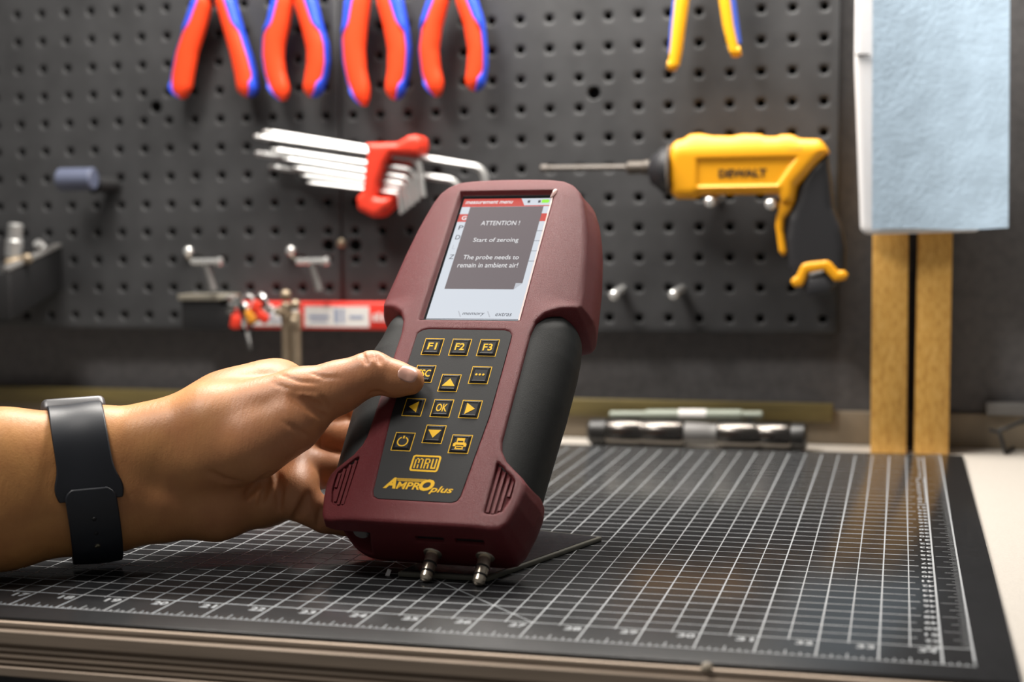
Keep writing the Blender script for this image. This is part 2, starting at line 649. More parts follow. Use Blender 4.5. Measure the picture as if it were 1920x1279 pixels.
# ------------------------------------------------------------------ cutting mat with its printed rulers
A0, RY = 0.974, 21.79
mat_t = thing('cutting_mat', 'black cutting mat with white inch grid and rulers lying on the bench', 'cutting mat', (17, 11, -0.12))
mb = MB()
mb.prism([(-0.9, -0.86), (35.15, -0.72), (35.18, 22.47), (-0.9, 22.40)], (0, 0, -0.12), X3, Y3, (0, 0, 0.12))
mb.build('mat_sheet', MAT['matb'], mat_t, smooth=0, bevel=0.015)
g = MB()
for i in range(0, 70):
    x = i * 0.5
    if i == 69:
        g.quadstrip((x - 0.019, -0.02, x + 0.019, RY + 0.5), (0, 0, 0), X3, Y3, 0.004)
    elif i % 2 == 0:
        w = 0.019 if i == 68 else 0.0145
        g.quadstrip((x - w, 0, x + w, RY), (0, 0, 0), X3, Y3, 0.004)
    else:
        g.quadstrip((x - 0.0115, A0 - 0.07, x + 0.0115, RY), (0, 0, 0), X3, Y3, 0.004)
for k in range(0, 42):
    y = A0 + 0.5 * k
    xe = 34.5 if k == 0 else (33.70 if k % 2 == 0 else 33.62)
    w = 0.017 if k % 2 == 0 else 0.0135
    g.quadstrip((0, y - w, xe, y + w), (0, 0, 0), X3, Y3, 0.0045)
g.quadstrip((0, -0.014, 34.5, 0.014), (0, 0, 0), X3, Y3, 0.0045)
g.quadstrip((0, RY - 0.012, 34.5, RY + 0.012), (0, 0, 0), X3, Y3, 0.0045)
for i in range(0, 34 * 8 + 5):
    x = i / 8
    if i % 8:
        hgt = 0.27 if i % 8 == 4 else (0.16 if i % 4 == 2 else 0.10)
        g.quadstrip((x - 0.010, 0, x + 0.010, hgt), (0, 0, 0), X3, Y3, 0.004)
        g.quadstrip((x - 0.010, RY + 0.32 - hgt * 0.6, x + 0.010, RY + 0.32), (0, 0, 0), X3, Y3, 0.004)
for i in range(1, 21 * 8 + 6):
    y = A0 + i / 8
    hgt = (0.42 if i % 8 == 0 else 0.27 if i % 8 == 4 else 0.15 if i % 4 == 2 else 0.10)
    g.quadstrip((34.48 - hgt, y - 0.007, 34.5, y + 0.007), (0, 0, 0), X3, Y3, 0.004)
# 45 degree guide line
d = Vector((-1, 1, 0)).normalized()
n_ = Vector((1, 1, 0)).normalized() * 0.010
g.add([Vector((27, A0, 0.005)) + n_, Vector((27, A0, 0.005)) - n_, Vector((27, A0, 0.005)) + d * 28 - n_, Vector((27, A0, 0.005)) + d * 28 + n_], [(0, 3, 2, 1)])
g.build('printed_grid', MAT['print'], mat_t, smooth=0, kind='stuff')
for n in range(1, 35):
    w = 0.30 if n > 9 else 0.15
    add_text(MB(), str(n), (n - 0.07 - w, 0.63, n - 0.07, 0.86), (0, 0, 0), X3, Y3, 0.005, bold=0.03).build('numeral', MAT['print'], mat_t, smooth=0)
g = MB()
for n in range(1, 54):
    y = RY - n / 2.54
    w = 0.23 if n > 9 else 0.11
    add_text(g, str(n), (-33.98 + (0.23 - w) / 2, -y - 0.10, -33.98 + (0.23 + w) / 2, -y + 0.07), (0, 0, 0), (-1, 0, 0), (0, -1, 0), 0.005, bold=0.03)
g.build('centimetre_numerals', MAT['print'], mat_t, smooth=0, kind='stuff')
# black slab lying on the mat behind the instrument
pl = thing('black_plate', 'thin black slab with a grey rim lying on the mat behind the analyzer', 'plate', (25, 6, 0.006))
q = [(23.49, 3.72), (25.40, 3.70), (26.86, 7.95), (24.2, 8.68)]
qi = [(23.56, 3.80), (25.34, 3.78), (26.75, 7.88), (24.25, 8.57)]
MB().prism(q, (0, 0, 0.006), X3, Y3, (0, 0, 0.10)).build('rim', MAT['plate_rim'], pl, smooth=0, bevel=0.02)
MB().prism(qi, (0, 0, 0.105), X3, Y3, (0, 0, 0.012)).build('plate_face', MAT['plate'], pl, smooth=0)
tag(MB().prism([(0, 0), (0.09, -0.01), (0.11, 0.10), (0.03, 0.13)], (23.20, 3.78, 0.006), X3, (0, 0.5, 0.86), (0, 0.03, 0.01)).build('paper_scrap', MAT['white'], smooth=0, origin=(23.2, 3.78, 0.006)),
    'tiny white paper scrap on the mat left of the nozzles', 'scrap')

# ================================================================== the maroon gas analyzer (own axes: x right, y up the face, z out of the face)
DEV_R = Matrix(((0.997986, 0.045394, -0.044318), (-0.063387, 0.684887, -0.725887), (-0.002598, 0.727234, 0.686385)))
DEV_O = Vector((24.129206, 6.162982, 4.490363))
dev = thing('gas_analyzer', 'maroon handheld gas analyzer with black side grips, colour screen and yellow keypad', 'analyzer', DEV_O, DEV_R)

half = [(0.0, 5.21), (0.45, 5.205), (0.95, 5.17), (1.30, 5.10), (1.55, 4.98), (1.74, 4.78), (1.86, 4.50), (1.97, 4.10), (2.06, 3.70), (2.17, 3.0), (2.25, 2.2),
        (2.31, 1.52), (2.27, 1.40), (1.95, 1.21), (1.68, 0.99), (1.55, 0.74), (1.50, 0.40), (1.50, -2.40), (1.545, -2.62), (1.68, -2.84), (2.02, -3.11),
        (2.14, -3.26), (2.16, -3.44), (2.11, -3.80), (2.0, -4.24), (1.90, -4.40), (1.70, -4.47), (0.0, -4.50)]
outline = half + [(-x, y) for x, y in half[-2:0:-1]]
h = 0.03
gx = np.arange(-2.85, 2.86, h)
gy = np.arange(-4.75, 5.6, h)
gz = np.arange(-2.3, 0.2, h)
PX, PY = np.meshgrid(gx, gy, indexing='ij')
P2 = sd_poly(PX, PY, outline)


def sstep(x, a, b):
    t = np.clip((x - a) / (b - a), 0, 1)
    return t * t * (3 - 2 * t)


XX, YY, ZZ = np.meshgrid(gx, gy, gz, indexing='ij')
headw = sstep(PY, 0.7, 1.6)
footw = 1 - sstep(PY, -3.1, -2.5)
gr = sstep(-gz, 0.15, 1.0)[None, None, :] * (0.20 * headw + 0.17 * footw)[:, :, None]
gr -= sstep(-gz, 1.1, 2.1)[None, None, :] * (0.14 * headw + 0.34 * footw)[:, :, None]
zf = -0.33 * np.clip((np.abs(PX) - 1.22) / 1.05, 0, 1) ** 1.6 * np.maximum(headw, 0.75 * footw) - 0.10 * np.clip((PY - 4.55) / 0.65, 0, 1) ** 2
zb = -1.66 - 0.40 * headw
F = P2[:, :, None] - gr
F = smax(F, ZZ - zf[:, :, None], 0.11)
F = smax(F, zb[:, :, None] - ZZ, 0.35)
F = smax(F, -4.53 - YY, 0.12)
# rounded channel where the front bezel meets the grips
# screen pocket with sloping walls
sx0, sx1, sy0, sy1 = -1.19, 1.19, 0.755, 4.74
tap = np.clip(-ZZ, 0, 0.2) * 0.75
box = np.maximum(np.maximum(sx0 + tap - XX, XX - sx1 + tap * 0.6), np.maximum(sy0 + tap * 0.6 - YY, YY - sy1 + tap))
box = np.maximum(box, -0.115 - ZZ)
F = np.maximum(F, -box)
# keypad pocket (very shallow)
kp = [(-0.86, 0.49), (0.90, 0.49), (1.02, 0.45), (1.085, 0.36), (1.09, 0.20), (1.082, -1.80), (0.935, -3.76), (0.89, -3.87), (0.79, -3.92), (-0.79, -3.92),
      (-0.89, -3.87), (-0.935, -3.76), (-1.082, -1.80), (-1.09, 0.20), (-1.085, 0.36), (-1.0, 0.45)]
K2 = sd_poly(PX, PY, kp)
F = np.maximum(F, -np.maximum(K2[:, :, None] - 0.012, -0.035 - ZZ))
# vent pockets beside the foot
vent = [(1.505, -2.90), (1.60, -2.96), (1.93, -3.24), (1.95, -3.36), (1.92, -3.72), (1.83, -4.0), (1.69, -4.10), (1.50, -4.11)]
for sgn in (1, -1):
    v2 = sd_poly(PX, PY, [(sgn * a, b) for a, b in vent])
    F = np.maximum(F, -np.maximum(v2[:, :, None], zf[:, :, None] - 0.075 - ZZ))
# strap-bar notch in the lower corner and two sockets in the bottom face
F = smax(F, np.minimum(-ZZ - 1.0, -0.70 * (XX + 1.66) - 0.71 * (YY + 4.30)), 0.30)
cav = np.maximum(np.maximum(-3.5 - XX, XX + 0.95 + (ZZ + 0.45) * -0.25), np.maximum(ZZ + 0.42, -1.22 - ZZ))
cav = smax(cav, YY + 3.85, 0.1)
cav = np.maximum(cav, -5.0 - YY)
F = smax(F, -cav, 0.04)
for a in (0.02, 0.86):
    b_ = np.maximum(np.abs(XX - a - 0.31) - 0.30, np.abs(ZZ + 0.51) - 0.075)
    F = np.maximum(F, -np.maximum(b_, YY + 4.36))
P, Q = surf_nets(F, (gx[0], gy[0], gz[0]), h)
np_object('housing', P, Q, MAT['maroon'], dev)
del F, P, Q

# rubber side grips: one bulging half-round bar on each side
gx2 = np.arange(0.9, 2.75, 0.03)
gy2 = np.arange(-4.2, 1.75, 0.03)
gz2 = np.arange(-1.95, 0.1, 0.03)
XX, YY, ZZ = np.meshgrid(gx2, gy2, gz2, indexing='ij')
for side, nm in ((1, 'r'), (-1, 'l')):
    a_ = np.interp(gy2, [-4.0, -2.6, -1.0, 0.1, 0.55, 1.0, 1.5], [0.94, 1.01, 1.10, 1.12, 1.10 if side > 0 else 0.97, 1.05 if side > 0 else 0.90, 0.95 if side > 0 else 0.85])[None, :, None]
    e = ((np.abs(XX - 1.28) / a_) ** 2.3 + (np.abs(ZZ + 0.92) / 0.86) ** 2.3) ** (1 / 2.3)
    Fg = (e - 1) * 0.9
    # rounded upper end tucked under the head, tapered lower end behind the foot
    cap = YY - (1.34 - 0.30 * np.clip((ZZ + 0.35) / 0.35, 0, 1))
    Fg = smax(Fg, cap, 0.5)
    Fg = smax(Fg, -3.90 + (0.95 - 0.8 * np.clip(XX - 1.5, 0, 0.8)) * np.clip((ZZ + 0.6) / 0.25, 0, 1) - YY, 0.1)
    Fg = np.maximum(Fg, 1.30 - XX)
    # front parting edge along the bezel and a fine mould line towards the back
    Fg = np.maximum(Fg, -(np.maximum(np.abs(ZZ + 1.22 - 0.05 * (YY + 1)) - 0.012, 1.9 - XX + 0 * YY)))
    P, Q = surf_nets(Fg, (gx2[0], gy2[0], gz2[0]), 0.03)
    if side < 0:
        P[:, 0] *= -1
        Q = Q[:, ::-1]
    np_object('side_grip', P, Q, MAT['rubber'], dev)

# vent ribs
for sgn in (1, -1):
    for k, (xa, ya, xb, yb) in enumerate(((1.575, -2.99, 1.555, -4.06), (1.685, -3.08, 1.660, -4.06), (1.795, -3.17, 1.765, -3.98), (1.885, -3.27, 1.872, -3.62))):
        zz = lambda x: -0.33 * ((x - 1.22) / 1.05) ** 1.6 * 0.75 - 0.035
        mb = MB()
        w = 0.040
        pts = []
        for (x, y) in ((xa, ya), (xb, yb)):
            for (dx, dz) in ((-w, -0.09), (w, -0.09), (w * 0.7, 0.0), (-w * 0.7, 0.0)):
                pts.append((sgn * (x + dx), y, zz(x) + dz))
        if sgn < 0:
            pts = [pts[1], pts[0], pts[3], pts[2], pts[5], pts[4], pts[7], pts[6]]
        mb.hexa(pts).build('vent_rib', MAT['maroon'], dev, smooth=0)

# screen
LZ = -0.105
sg = MB().prism([(-1.16, 0.80), (1.16, 0.80), (1.16, 4.68), (-1.16, 4.68)], (0, 0, -0.2), X3, Y3, (0, 0, 0.2 + LZ)).build('display', MAT['glass'], dev, smooth=0)
LO = (0, 0, LZ)


def lcd(name, rects, mat, lift):
    mb = MB()
    for r in rects:
        mb.quadstrip(r, LO, X3, Y3, lift)
    return mb.build(name, MAT[mat], sg, smooth=0)


lcd('screen_page', [(-1.05, 0.845, 1.115, 4.55)], 's_white', 0.002)
mb = MB()
mb.add([(-1.05, 4.29, LZ + 0.004), (1.115, 4.29, LZ + 0.004), (1.115, 4.325, LZ + 0.004), (0.485, 4.325, LZ + 0.004), (0.37, 4.55, LZ + 0.004), (-1.05, 4.55, LZ + 0.004)], [(0, 1, 2, 3, 4, 5)])
for r in ((-1.05, 3.81, -0.83, 4.06), (0.94, 3.81, 1.105, 4.06)):
    mb.quadstrip(r, LO, X3, Y3, 0.004)
mb.build('screen_header', MAT['s_red'], sg, smooth=0)
mb = MB()
mb.add([(-0.838, 1.74, LZ + 0.005), (0.80, 1.74, LZ + 0.005), (0.965, 1.92, LZ + 0.005), (0.965, 4.285, LZ + 0.005), (-0.838, 4.285, LZ + 0.005)], [(0, 1, 2, 3, 4)])
mb.build('screen_message', MAT['s_grey'], sg, smooth=0)
MB().add([(0.80, 1.74, LZ + 0.006), (0.965, 1.92, LZ + 0.006), (0.81, 1.925, LZ + 0.006)], [(0, 1, 2)]).build('screen_fold', MAT['s_pale'], sg, smooth=0)


def screen_word(txt, rect, mat, lift, bold=0.0, shear=0.0):
    return add_text(MB(), txt, rect, LO, X3, Y3, lift, bold=bold, shear=shear).build('screen_text', MAT[mat], sg, smooth=0)


screen_word('memory', (-0.23, 0.955, 0.285, 1.055), 's_dark', 0.005, shear=0.25)
screen_word('extras', (0.545, 0.968, 0.92, 1.06), 's_dark', 0.005, shear=0.25)
for t, y in (('P', 3.56), ('D', 3.255), ('Z', 2.645)):
    screen_word(t, (-0.965, y, -0.855, y + 0.135), 's_dark', 0.005)
ink = MB()
for y in (3.505, 3.195, 2.885, 2.575):
    ink.quadstrip((0.965, y, 1.115, y + 0.012), LO, X3, Y3, 0.004)
ink.quadstrip((-1.05, 0.865, 1.115, 0.88), LO, X3, Y3, 0.004)
for x in (0.545, 0.80):
    ink.quadstrip((x, 4.40, x + 0.06, 4.48), LO, X3, Y3, 0.006)
ink.build('screen_lines', MAT['s_dark'], sg, smooth=0, kind='stuff')
pale = MB()
screen_word('L', (-0.965, 2.95, -0.89, 3.085), 's_pale', 0.005)
for x in (-0.355, 0.33):
    pale.add([(x, 1.10, LZ + 0.004), (x + 0.085, 0.93, LZ + 0.004), (x + 0.115, 0.93, LZ + 0.004), (x + 0.03, 1.10, LZ + 0.004)], [(0, 1, 2, 3)])
pale.build('screen_tabs', MAT['s_pale'], sg, smooth=0, kind='stuff')
screen_word('measurement menu', (-0.99, 4.385, 0.185, 4.49), 's_text', 0.006, bold=0.018, shear=0.2)
screen_word('G', (-0.965, 3.865, -0.845, 4.0), 's_text', 0.007, bold=0.03)
screen_word('ATTENTION !', (-0.44, 3.69, 0.50, 3.83), 's_text', 0.007, bold=0.004)
screen_word('Start of zeroing', (-0.505, 3.13, 0.59, 3.30), 's_text', 0.007, bold=0.004)
screen_word('The probe needs to', (-0.62, 2.59, 0.715, 2.765), 's_text', 0.007, bold=0.004)
screen_word('remain in ambient air!', (-0.695, 2.385, 0.745, 2.53), 's_text', 0.007, bold=0.004)
lcd('battery_icon', [(0.885, 4.395, 1.055, 4.50), (1.055, 4.425, 1.075, 4.47)], 's_green', 0.006)
# leftover tab of the clear protective film in the screen corner
MB().prism([(1.10, 4.46), (1.19, 4.50), (1.235, 4.60), (1.235, 4.70), (1.19, 4.74), (1.14, 4.70)], (0, 0, -0.02), X3, Y3, (0, 0, 0.03)).build('film_tab', MAT['filmtab'], dev, smooth=0, bevel=0.008, label='clear film tab in the screen corner')
MB().add([(1.10, 0.83, -0.098), (1.176, 0.775, -0.006), (1.176, 4.55, -0.006), (1.10, 4.55, -0.098)], [(0, 1, 2, 3)]).add([(-1.13, 0.835, -0.098), (-1.17, 0.772, -0.006), (1.176, 0.772, -0.006), (1.10, 0.835, -0.098)], [(0, 1, 2, 3)]).build('bezel_highlight', MAT['film'], dev, smooth=0)  # strips painted as the highlight on the right and lower bezel

# keypad
kpad = MB().prism(kp, (0, 0, -0.036), X3, Y3, (0, 0, 0.030)).build('keypad_panel', MAT['keypad'], dev, smooth=0)
KO = (0, 0, -0.006)
BW, BH = 0.441, 0.466
cols = dict(F=0.636, E=0.633, L=0.633, P=0.630)
rows = dict(F=0.0, E=-0.742, U=-0.970, O=-1.635, D=-2.301, P=-2.520)
KEYS = [('F1', -cols['F'], rows['F']), ('F2', 0, rows['F']), ('F3', cols['F'], rows['F']), ('ESC', -cols['E'], rows['E']), ('dots', cols['E'], rows['E']),
        ('up', 0, rows['U']), ('left', -cols['L'], rows['O']), ('OK', 0, rows['O']), ('right', cols['L'], rows['O']), ('down', 0, rows['D']),
        ('power', -cols['P'], rows['P']), ('print', cols['P'], rows['P'])]


def ring(mb, x0, y0, x1, y1, t, lift):
    for r in ((x0, y0, x1, y0 + t), (x0, y1 - t, x1, y1), (x0, y0 + t, x0 + t, y1 - t), (x1 - t, y0 + t, x1, y1 - t)):
        mb.quadstrip(r, KO, X3, Y3, lift)


def disc(mb, cx, cy, r, lift, n=20):
    mb.add([(cx + r * math.cos(2 * PI * i / n), cy + r * math.sin(2 * PI * i / n), KO[2] + lift) for i in range(n)], [tuple(range(n))])


for nm, cx, cy in KEYS:
    mb = MB()
    a, b = BW / 2, BH / 2
    i = 0.045
    # raised cushion key: sloping flanks, flat top
    lo = [(cx - a + .02, cy - b + .02), (cx + a - .02, cy - b + .02), (cx + a - .02, cy + b - .02), (cx - a + .02, cy + b - .02)]
    hi = [(cx - a + .02 + i, cy - b + .02 + i), (cx + a - .02 - i, cy - b + .02 + i), (cx + a - .02 - i, cy + b - .02 - i), (cx - a + .02 + i, cy + b - .02 - i)]
    lo2 = [(cx - a + .02 + i * 1.5, cy - b + .02 + i * 1.5), (cx + a - .02 - i * 1.5, cy - b + .02 + i * 1.5), (cx + a - .02 - i * 1.5, cy + b - .02 - i * 1.5), (cx - a + .02 + i * 1.5, cy + b - .02 - i * 1.5)]
    vs = [(x, y, KO[2] + 0.001) for x, y in lo] + [(x, y, KO[2] + 0.030) for x, y in hi] + [(x, y, KO[2] + 0.022) for x, y in lo2]
    fs = []
    for k in range(2):
        for j in range(4):
            j2 = (j + 1) % 4
            fs.append((k * 4 + j, k * 4 + j2, k * 4 + 4 + j2, k * 4 + 4 + j))
    fs.append((8, 9, 10, 11))
    kb = mb.add(vs, fs).build('key', MAT['key'], dev, smooth=0)
    f = MB()
    ring(f, cx - a, cy - b, cx + a, cy + b, 0.016, 0.003)
    lf = 0.026
    if nm in ('F1', 'F2', 'F3'):
        add_text(f, nm, (cx - 0.105, cy - 0.095, cx + 0.105, cy + 0.095), KO, X3, Y3, lf, bold=0.02)
    elif nm == 'ESC':
        add_text(f, nm, (cx - 0.155, cy - 0.095, cx + 0.155, cy + 0.095), KO, X3, Y3, lf, bold=0.02)
    elif nm == 'OK':
        add_text(f, nm, (cx - 0.12, cy - 0.10, cx + 0.125, cy + 0.10), KO, X3, Y3, lf, bold=0.02)
    elif nm == 'dots':
        for dx in (-0.078, 0, 0.078):
            disc(f, cx + dx, cy, 0.028, lf, 14)
    elif nm in ('up', 'down', 'left', 'right'):
        ang = dict(up=PI / 2, down=-PI / 2, left=PI, right=0)[nm]
        ca, sa = math.cos(ang), math.sin(ang)
        tri = [(0.105, 0), (-0.095, 0.145), (-0.095, -0.145)]
        f.add([(cx + x * ca - y * sa, cy + x * sa + y * ca, KO[2] + lf) for x, y in tri], [(0, 1, 2)])
    elif nm == 'power':
        n = 24
        vs, fs = [], []
        for k in range(n + 1):
            t = PI / 2 + 0.42 + (2 * PI - 0.84) * k / n
            for r in (0.095, 0.125):
                vs.append((cx + r * math.cos(t), cy - 0.01 + r * math.sin(t), KO[2] + lf))
        for k in range(n):
            fs.append((2 * k, 2 * k + 1, 2 * k + 3, 2 * k + 2))
        f.add(vs, fs)
        f.quadstrip((cx - 0.02, cy + 0.065, cx + 0.02, cy + 0.135), KO, X3, Y3, lf)
    elif nm == 'print':
        for r in ((-0.085, 0.065, 0.085, 0.135), (-0.085, 0.02, -0.06, 0.07), (0.06, 0.02, 0.085, 0.07), (-0.12, -0.005, 0.12, 0.025), (-0.155, -0.075, -0.085, 0.0),
                  (0.085, -0.075, 0.155, 0.0), (-0.085, -0.035, 0.085, -0.005), (-0.085, -0.14, -0.06, -0.06), (0.06, -0.14, 0.085, -0.06), (-0.09, -0.145, 0.09, -0.118), (-0.09, -0.085, 0.09, -0.06)):
            f.quadstrip((cx + r[0], cy + r[1], cx + r[2], cy + r[3]), KO, X3, Y3, lf)
    f.build('key_marking', MAT['yellow'], kb, smooth=0)

# printed badge: rounded frame with the segmented letters
b = MB()
cxs, cys = 0.0, -3.03
rr, n = 0.06, 5


def rrect(w, hh, r):
    out = []
    for (sx, sy, a0) in ((1, 1, 0), (-1, 1, PI / 2), (-1, -1, PI), (1, -1, 3 * PI / 2)):
        for k in range(n + 1):
            t = a0 + PI / 2 * k / n
            out.append((cxs + sx * (w - r) + r * math.cos(t), cys + sy * (hh - r) + r * math.sin(t)))
    return out


oo, ii = rrect(0.31, 0.20, 0.06), rrect(0.268, 0.158, 0.03)
k = len(oo)
b.add([(x, y, KO[2] + 0.003) for x, y in oo + ii], [(j, (j + 1) % k, (j + 1) % k + k, j + k) for j in range(k)])
for (x0, y0, x1, y1) in (  # M
        (-0.235, -0.125, -0.205, 0.09), (-0.205, 0.09, -0.165, 0.12), (-0.165, 0.0, -0.135, 0.10), (-0.125, 0.09, -0.085, 0.12), (-0.085, -0.125, -0.055, 0.10), (-0.165, -0.125, -0.135, -0.03),
        (-0.02, -0.125, 0.01, 0.12), (0.01, 0.09, 0.075, 0.12), (0.065, 0.015, 0.095, 0.095), (0.01, -0.01, 0.07, 0.02), (0.05, -0.125, 0.085, -0.015),
        (0.13, -0.125, 0.162, 0.12), (0.162, -0.125, 0.208, -0.09), (0.208, -0.125, 0.24, 0.12)):
    b.quadstrip((cxs + x0, cys + y0, cxs + x1, cys + y1), KO, X3, Y3, 0.003)
# product word with its speed lines
add_text(b, 'A', (-0.757, -3.672, -0.485, -3.405), KO, X3, Y3, 0.004, bold=0.05, shear=0.3)
add_text(b, 'MPR', (-0.475, -3.672, 0.03, -3.50), KO, X3, Y3, 0.004, bold=0.025, shear=0.15)
add_text(b, 'O', (0.01, -3.69, 0.325, -3.41), KO, X3, Y3, 0.004, bold=0.05, shear=0.25)
for kk in range(4):
    y = -3.415 - kk * 0.019
    b.quadstrip((-0.52 + 0.01 * kk, y - 0.010, 0.13 - 0.02 * kk, y), KO, X3, Y3, 0.0035)
add_text(b, 'plus', (0.25, -3.755, 0.755, -3.56), KO, X3, Y3, 0.004, bold=0.02, shear=0.3)
b.build('printed_badge', MAT['yellow'], dev, smooth=0)

# bottom connectors
for nx in (0.26, 1.38):
    o = (nx, -4.50, -1.0)
    nz = MB().lathe([(-0.05, 0.20), (0.03, 0.20), (0.05, 0.18), (0.055, 0.135), (0.25, 0.135), (0.255, 0.105), (0.29, 0.105), (0.295, 0.13), (0.44, 0.13),
                     (0.445, 0.10), (0.48, 0.10), (0.485, 0.125), (0.585, 0.125), (0.65, 0.085), (0.665, 0.05)], o, (0, -1, 0), 28).build('gas_nozzle', MAT['steel'], dev, smooth=30)
    for d in (0.272, 0.462):
        MB().lathe([(d - 0.03, 0.11), (d - 0.018, 0.138), (d, 0.145), (d + 0.018, 0.138), (d + 0.03, 0.11)], o, (0, -1, 0), 28).build('o_ring', MAT['oring'], nz, smooth=60)
for a in (0.33, 1.17):
    MB().box(a - 0.285, -4.44, -0.58, a + 0.285, -4.38, -0.44).build('socket', MAT['port'], dev, smooth=0)
sc_ = MB().lathe([(0, 0.13), (0.22, 0.13), (0.25, 0.16), (0.36, 0.16), (0.39, 0.13)], (-1.22, -4.05, -0.60), (0, -1, 0), 20).build('strap_screw', MAT['dgrey'], dev, smooth=30)
MB().lathe([(0, 0.17), (0.03, 0.185), (0.06, 0.17)], (-1.22, -4.29, -0.60), (0, -1, 0), 20).build('o_ring', MAT['oring'], sc_, smooth=60)

# ================================================================== pegboards on the wall
PITCH, YAW = 0.9968, 0.01174
PX0, PY0, PZ0 = 1.954, 23.9425, 14.984
WU = Vector((math.cos(YAW), math.sin(YAW), 0))       # along the board
WN = Vector((math.sin(YAW), -math.cos(YAW), 0))      # out of the board


def peg(i, j, out=0.0):
    return Vector((PX0, PY0, PZ0)) + WU * (i * PITCH) + Vector((0, 0, -j * PITCH)) + WN * out


def pegboard(i0, i1, j0, j1, big, label):
    t = thing('pegboard', label, 'pegboard', peg((i0 + i1) / 2, j1))
    mb = MB()
    cell = 0.25
    n = 16

    def grid_cell(ci, cj, r):
        # a half-pitch square; with r > 0 a round hole with a softened rim and a wall behind it
        c = peg(ci, cj)
        hw = cell * PITCH

        def at(x, y, out=0.0):
            return c + WU * x + Vector((0, 0, y)) + WN * out
        if not r:
            mb.add([at(-hw, -hw), at(hw, -hw), at(hw, hw), at(-hw, hw)], [(0, 1, 2, 3)])
            return
        vs = []
        for k in range(n):
            a = 2 * PI * (k + 0.5) / n
            ca, sa = math.cos(a), math.sin(a)
            q = hw / max(abs(ca), abs(sa))
            vs += [at(ca * q, sa * q), at(ca * (r + 0.03), sa * (r + 0.03)), at(ca * r, sa * r, -0.03), at(ca * r, sa * r, -0.28)]
        fs = []
        for k in range(n):
            k2 = (k + 1) % n
            for s in range(3):
                fs.append((k * 4 + s, k2 * 4 + s, k2 * 4 + s + 1, k * 4 + s + 1))
        # square corners
        mb.add(vs, fs)
        for sx, sy, ks in ((1, 1, (1, 2)), (-1, 1, (5, 6)), (-1, -1, (9, 10)), (1, -1, (13, 14))):
            mb.add([vs[ks[0] * 4], at(sx * hw, sy * hw), vs[ks[1] * 4]], [(0, 1, 2)])

    bigd = {(round(a * 2), round(b * 2)) for a, b in big}
    for a in range(round(i0 * 2), round(i1 * 2) + 1):
        for b in range(round(j0 * 2), round(j1 * 2) + 1):
            r = 0.218 if (a, b) in bigd else (0.132 if a % 2 == 0 and b % 2 == 0 else 0)
            grid_cell(a / 2, b / 2, r)
    # rounded rim turning back to the wall
    e = 0.25
    ring_ = [(0.0, 0.0), (0.16, 0.0), (0.225, -0.025), (0.245, -0.08), (0.245, -0.80)]
    vs = []
    for (gw, out) in ring_:
        w = gw / PITCH
        vs += [peg(i0 - e - w, j1 + e + w, out), peg(i1 + e + w, j1 + e + w, out), peg(i1 + e + w, j0 - e - w, out), peg(i0 - e - w, j0 - e - w, out)]
    mb.add(vs, [(k * 4 + j, (k + 1) * 4 + j, (k + 1) * 4 + (j + 1) % 4, k * 4 + (j + 1) % 4) for k in range(len(ring_) - 1) for j in range(4)])
    mb.build('board_face', MAT['peg'], t, smooth=50)
    bk = MB()
    p = [peg(i0 - .3, j1 + .3, -0.30), peg(i1 + .3, j1 + .3, -0.30), peg(i1 + .3, j0 - .3, -0.30), peg(i0 - .3, j0 - .3, -0.30)]
    bk.hexa([q + WN * -0.1 for q in p] + p).build('backing', MAT['peg_in'], t, smooth=0)
    return t


pegboard(-4, 12, -4, 11, [(5.5, 3.5), (12, 8.5), (-2.5, 3.5)], 'black pegboard with pliers and hex keys, left of the vertical seam')
pegboard(13, 29, -4, 11, [(21.5, 3.5), (13, 8.5)], 'black pegboard holding the yellow power screwdriver, right of the vertical seam')
tag(MB().lathe([(0, 0.16), (0.06, 0.16), (0.10, 0.11), (0.12, 0.02)], peg(12.5, 8.42), WN, 16).build('screw', MAT['bronze'], origin=peg(12.5, 8.42)),
    'brass round-head screw on the seam between the two pegboards', 'screw')


# ------------------------------------------------------------------ rounded flat shapes from an outline in the wall plane
def pillow(name, poly, ymid, half, k, mat, parent, hh=0.045, carve=None):
    xs = np.array(poly)
    x0, x1 = xs[:, 0].min() - 0.15, xs[:, 0].max() + 0.15
    z0, z1 = xs[:, 1].min() - 0.15, xs[:, 1].max() + 0.15
    ax = np.arange(x0, x1, hh)
    az = np.arange(z0, z1, hh)
    ay = np.arange(ymid - half - 0.12, ymid + half + 0.12, hh)
    A, B = np.meshgrid(ax, az, indexing='ij')
    D = sd_poly(A, B, poly)
    Fp = smax(np.repeat(D[:, None, :], len(ay), 1), np.repeat((np.abs(ay - ymid) - half)[None, :, None], len(ax), 0) + 0 * D[:, None, :], k)
    if carve is not None:
        Xc, Yc, Zc = np.meshgrid(ax, ay, az, indexing='ij')
        Fp = carve(Fp, Xc, Yc, Zc)
    P_, Q_ = surf_nets(Fp, (ax[0], ay[0], az[0]), hh)
    return np_object(name, P_, Q_, mat, parent, ORG[parent.name] if parent else (0, 0, 0))


def edge_x(pts, z):
    p = sorted(pts, key=lambda q: q[1])
    return float(np.interp(z, [q[1] for q in p], [q[0] for q in p]))


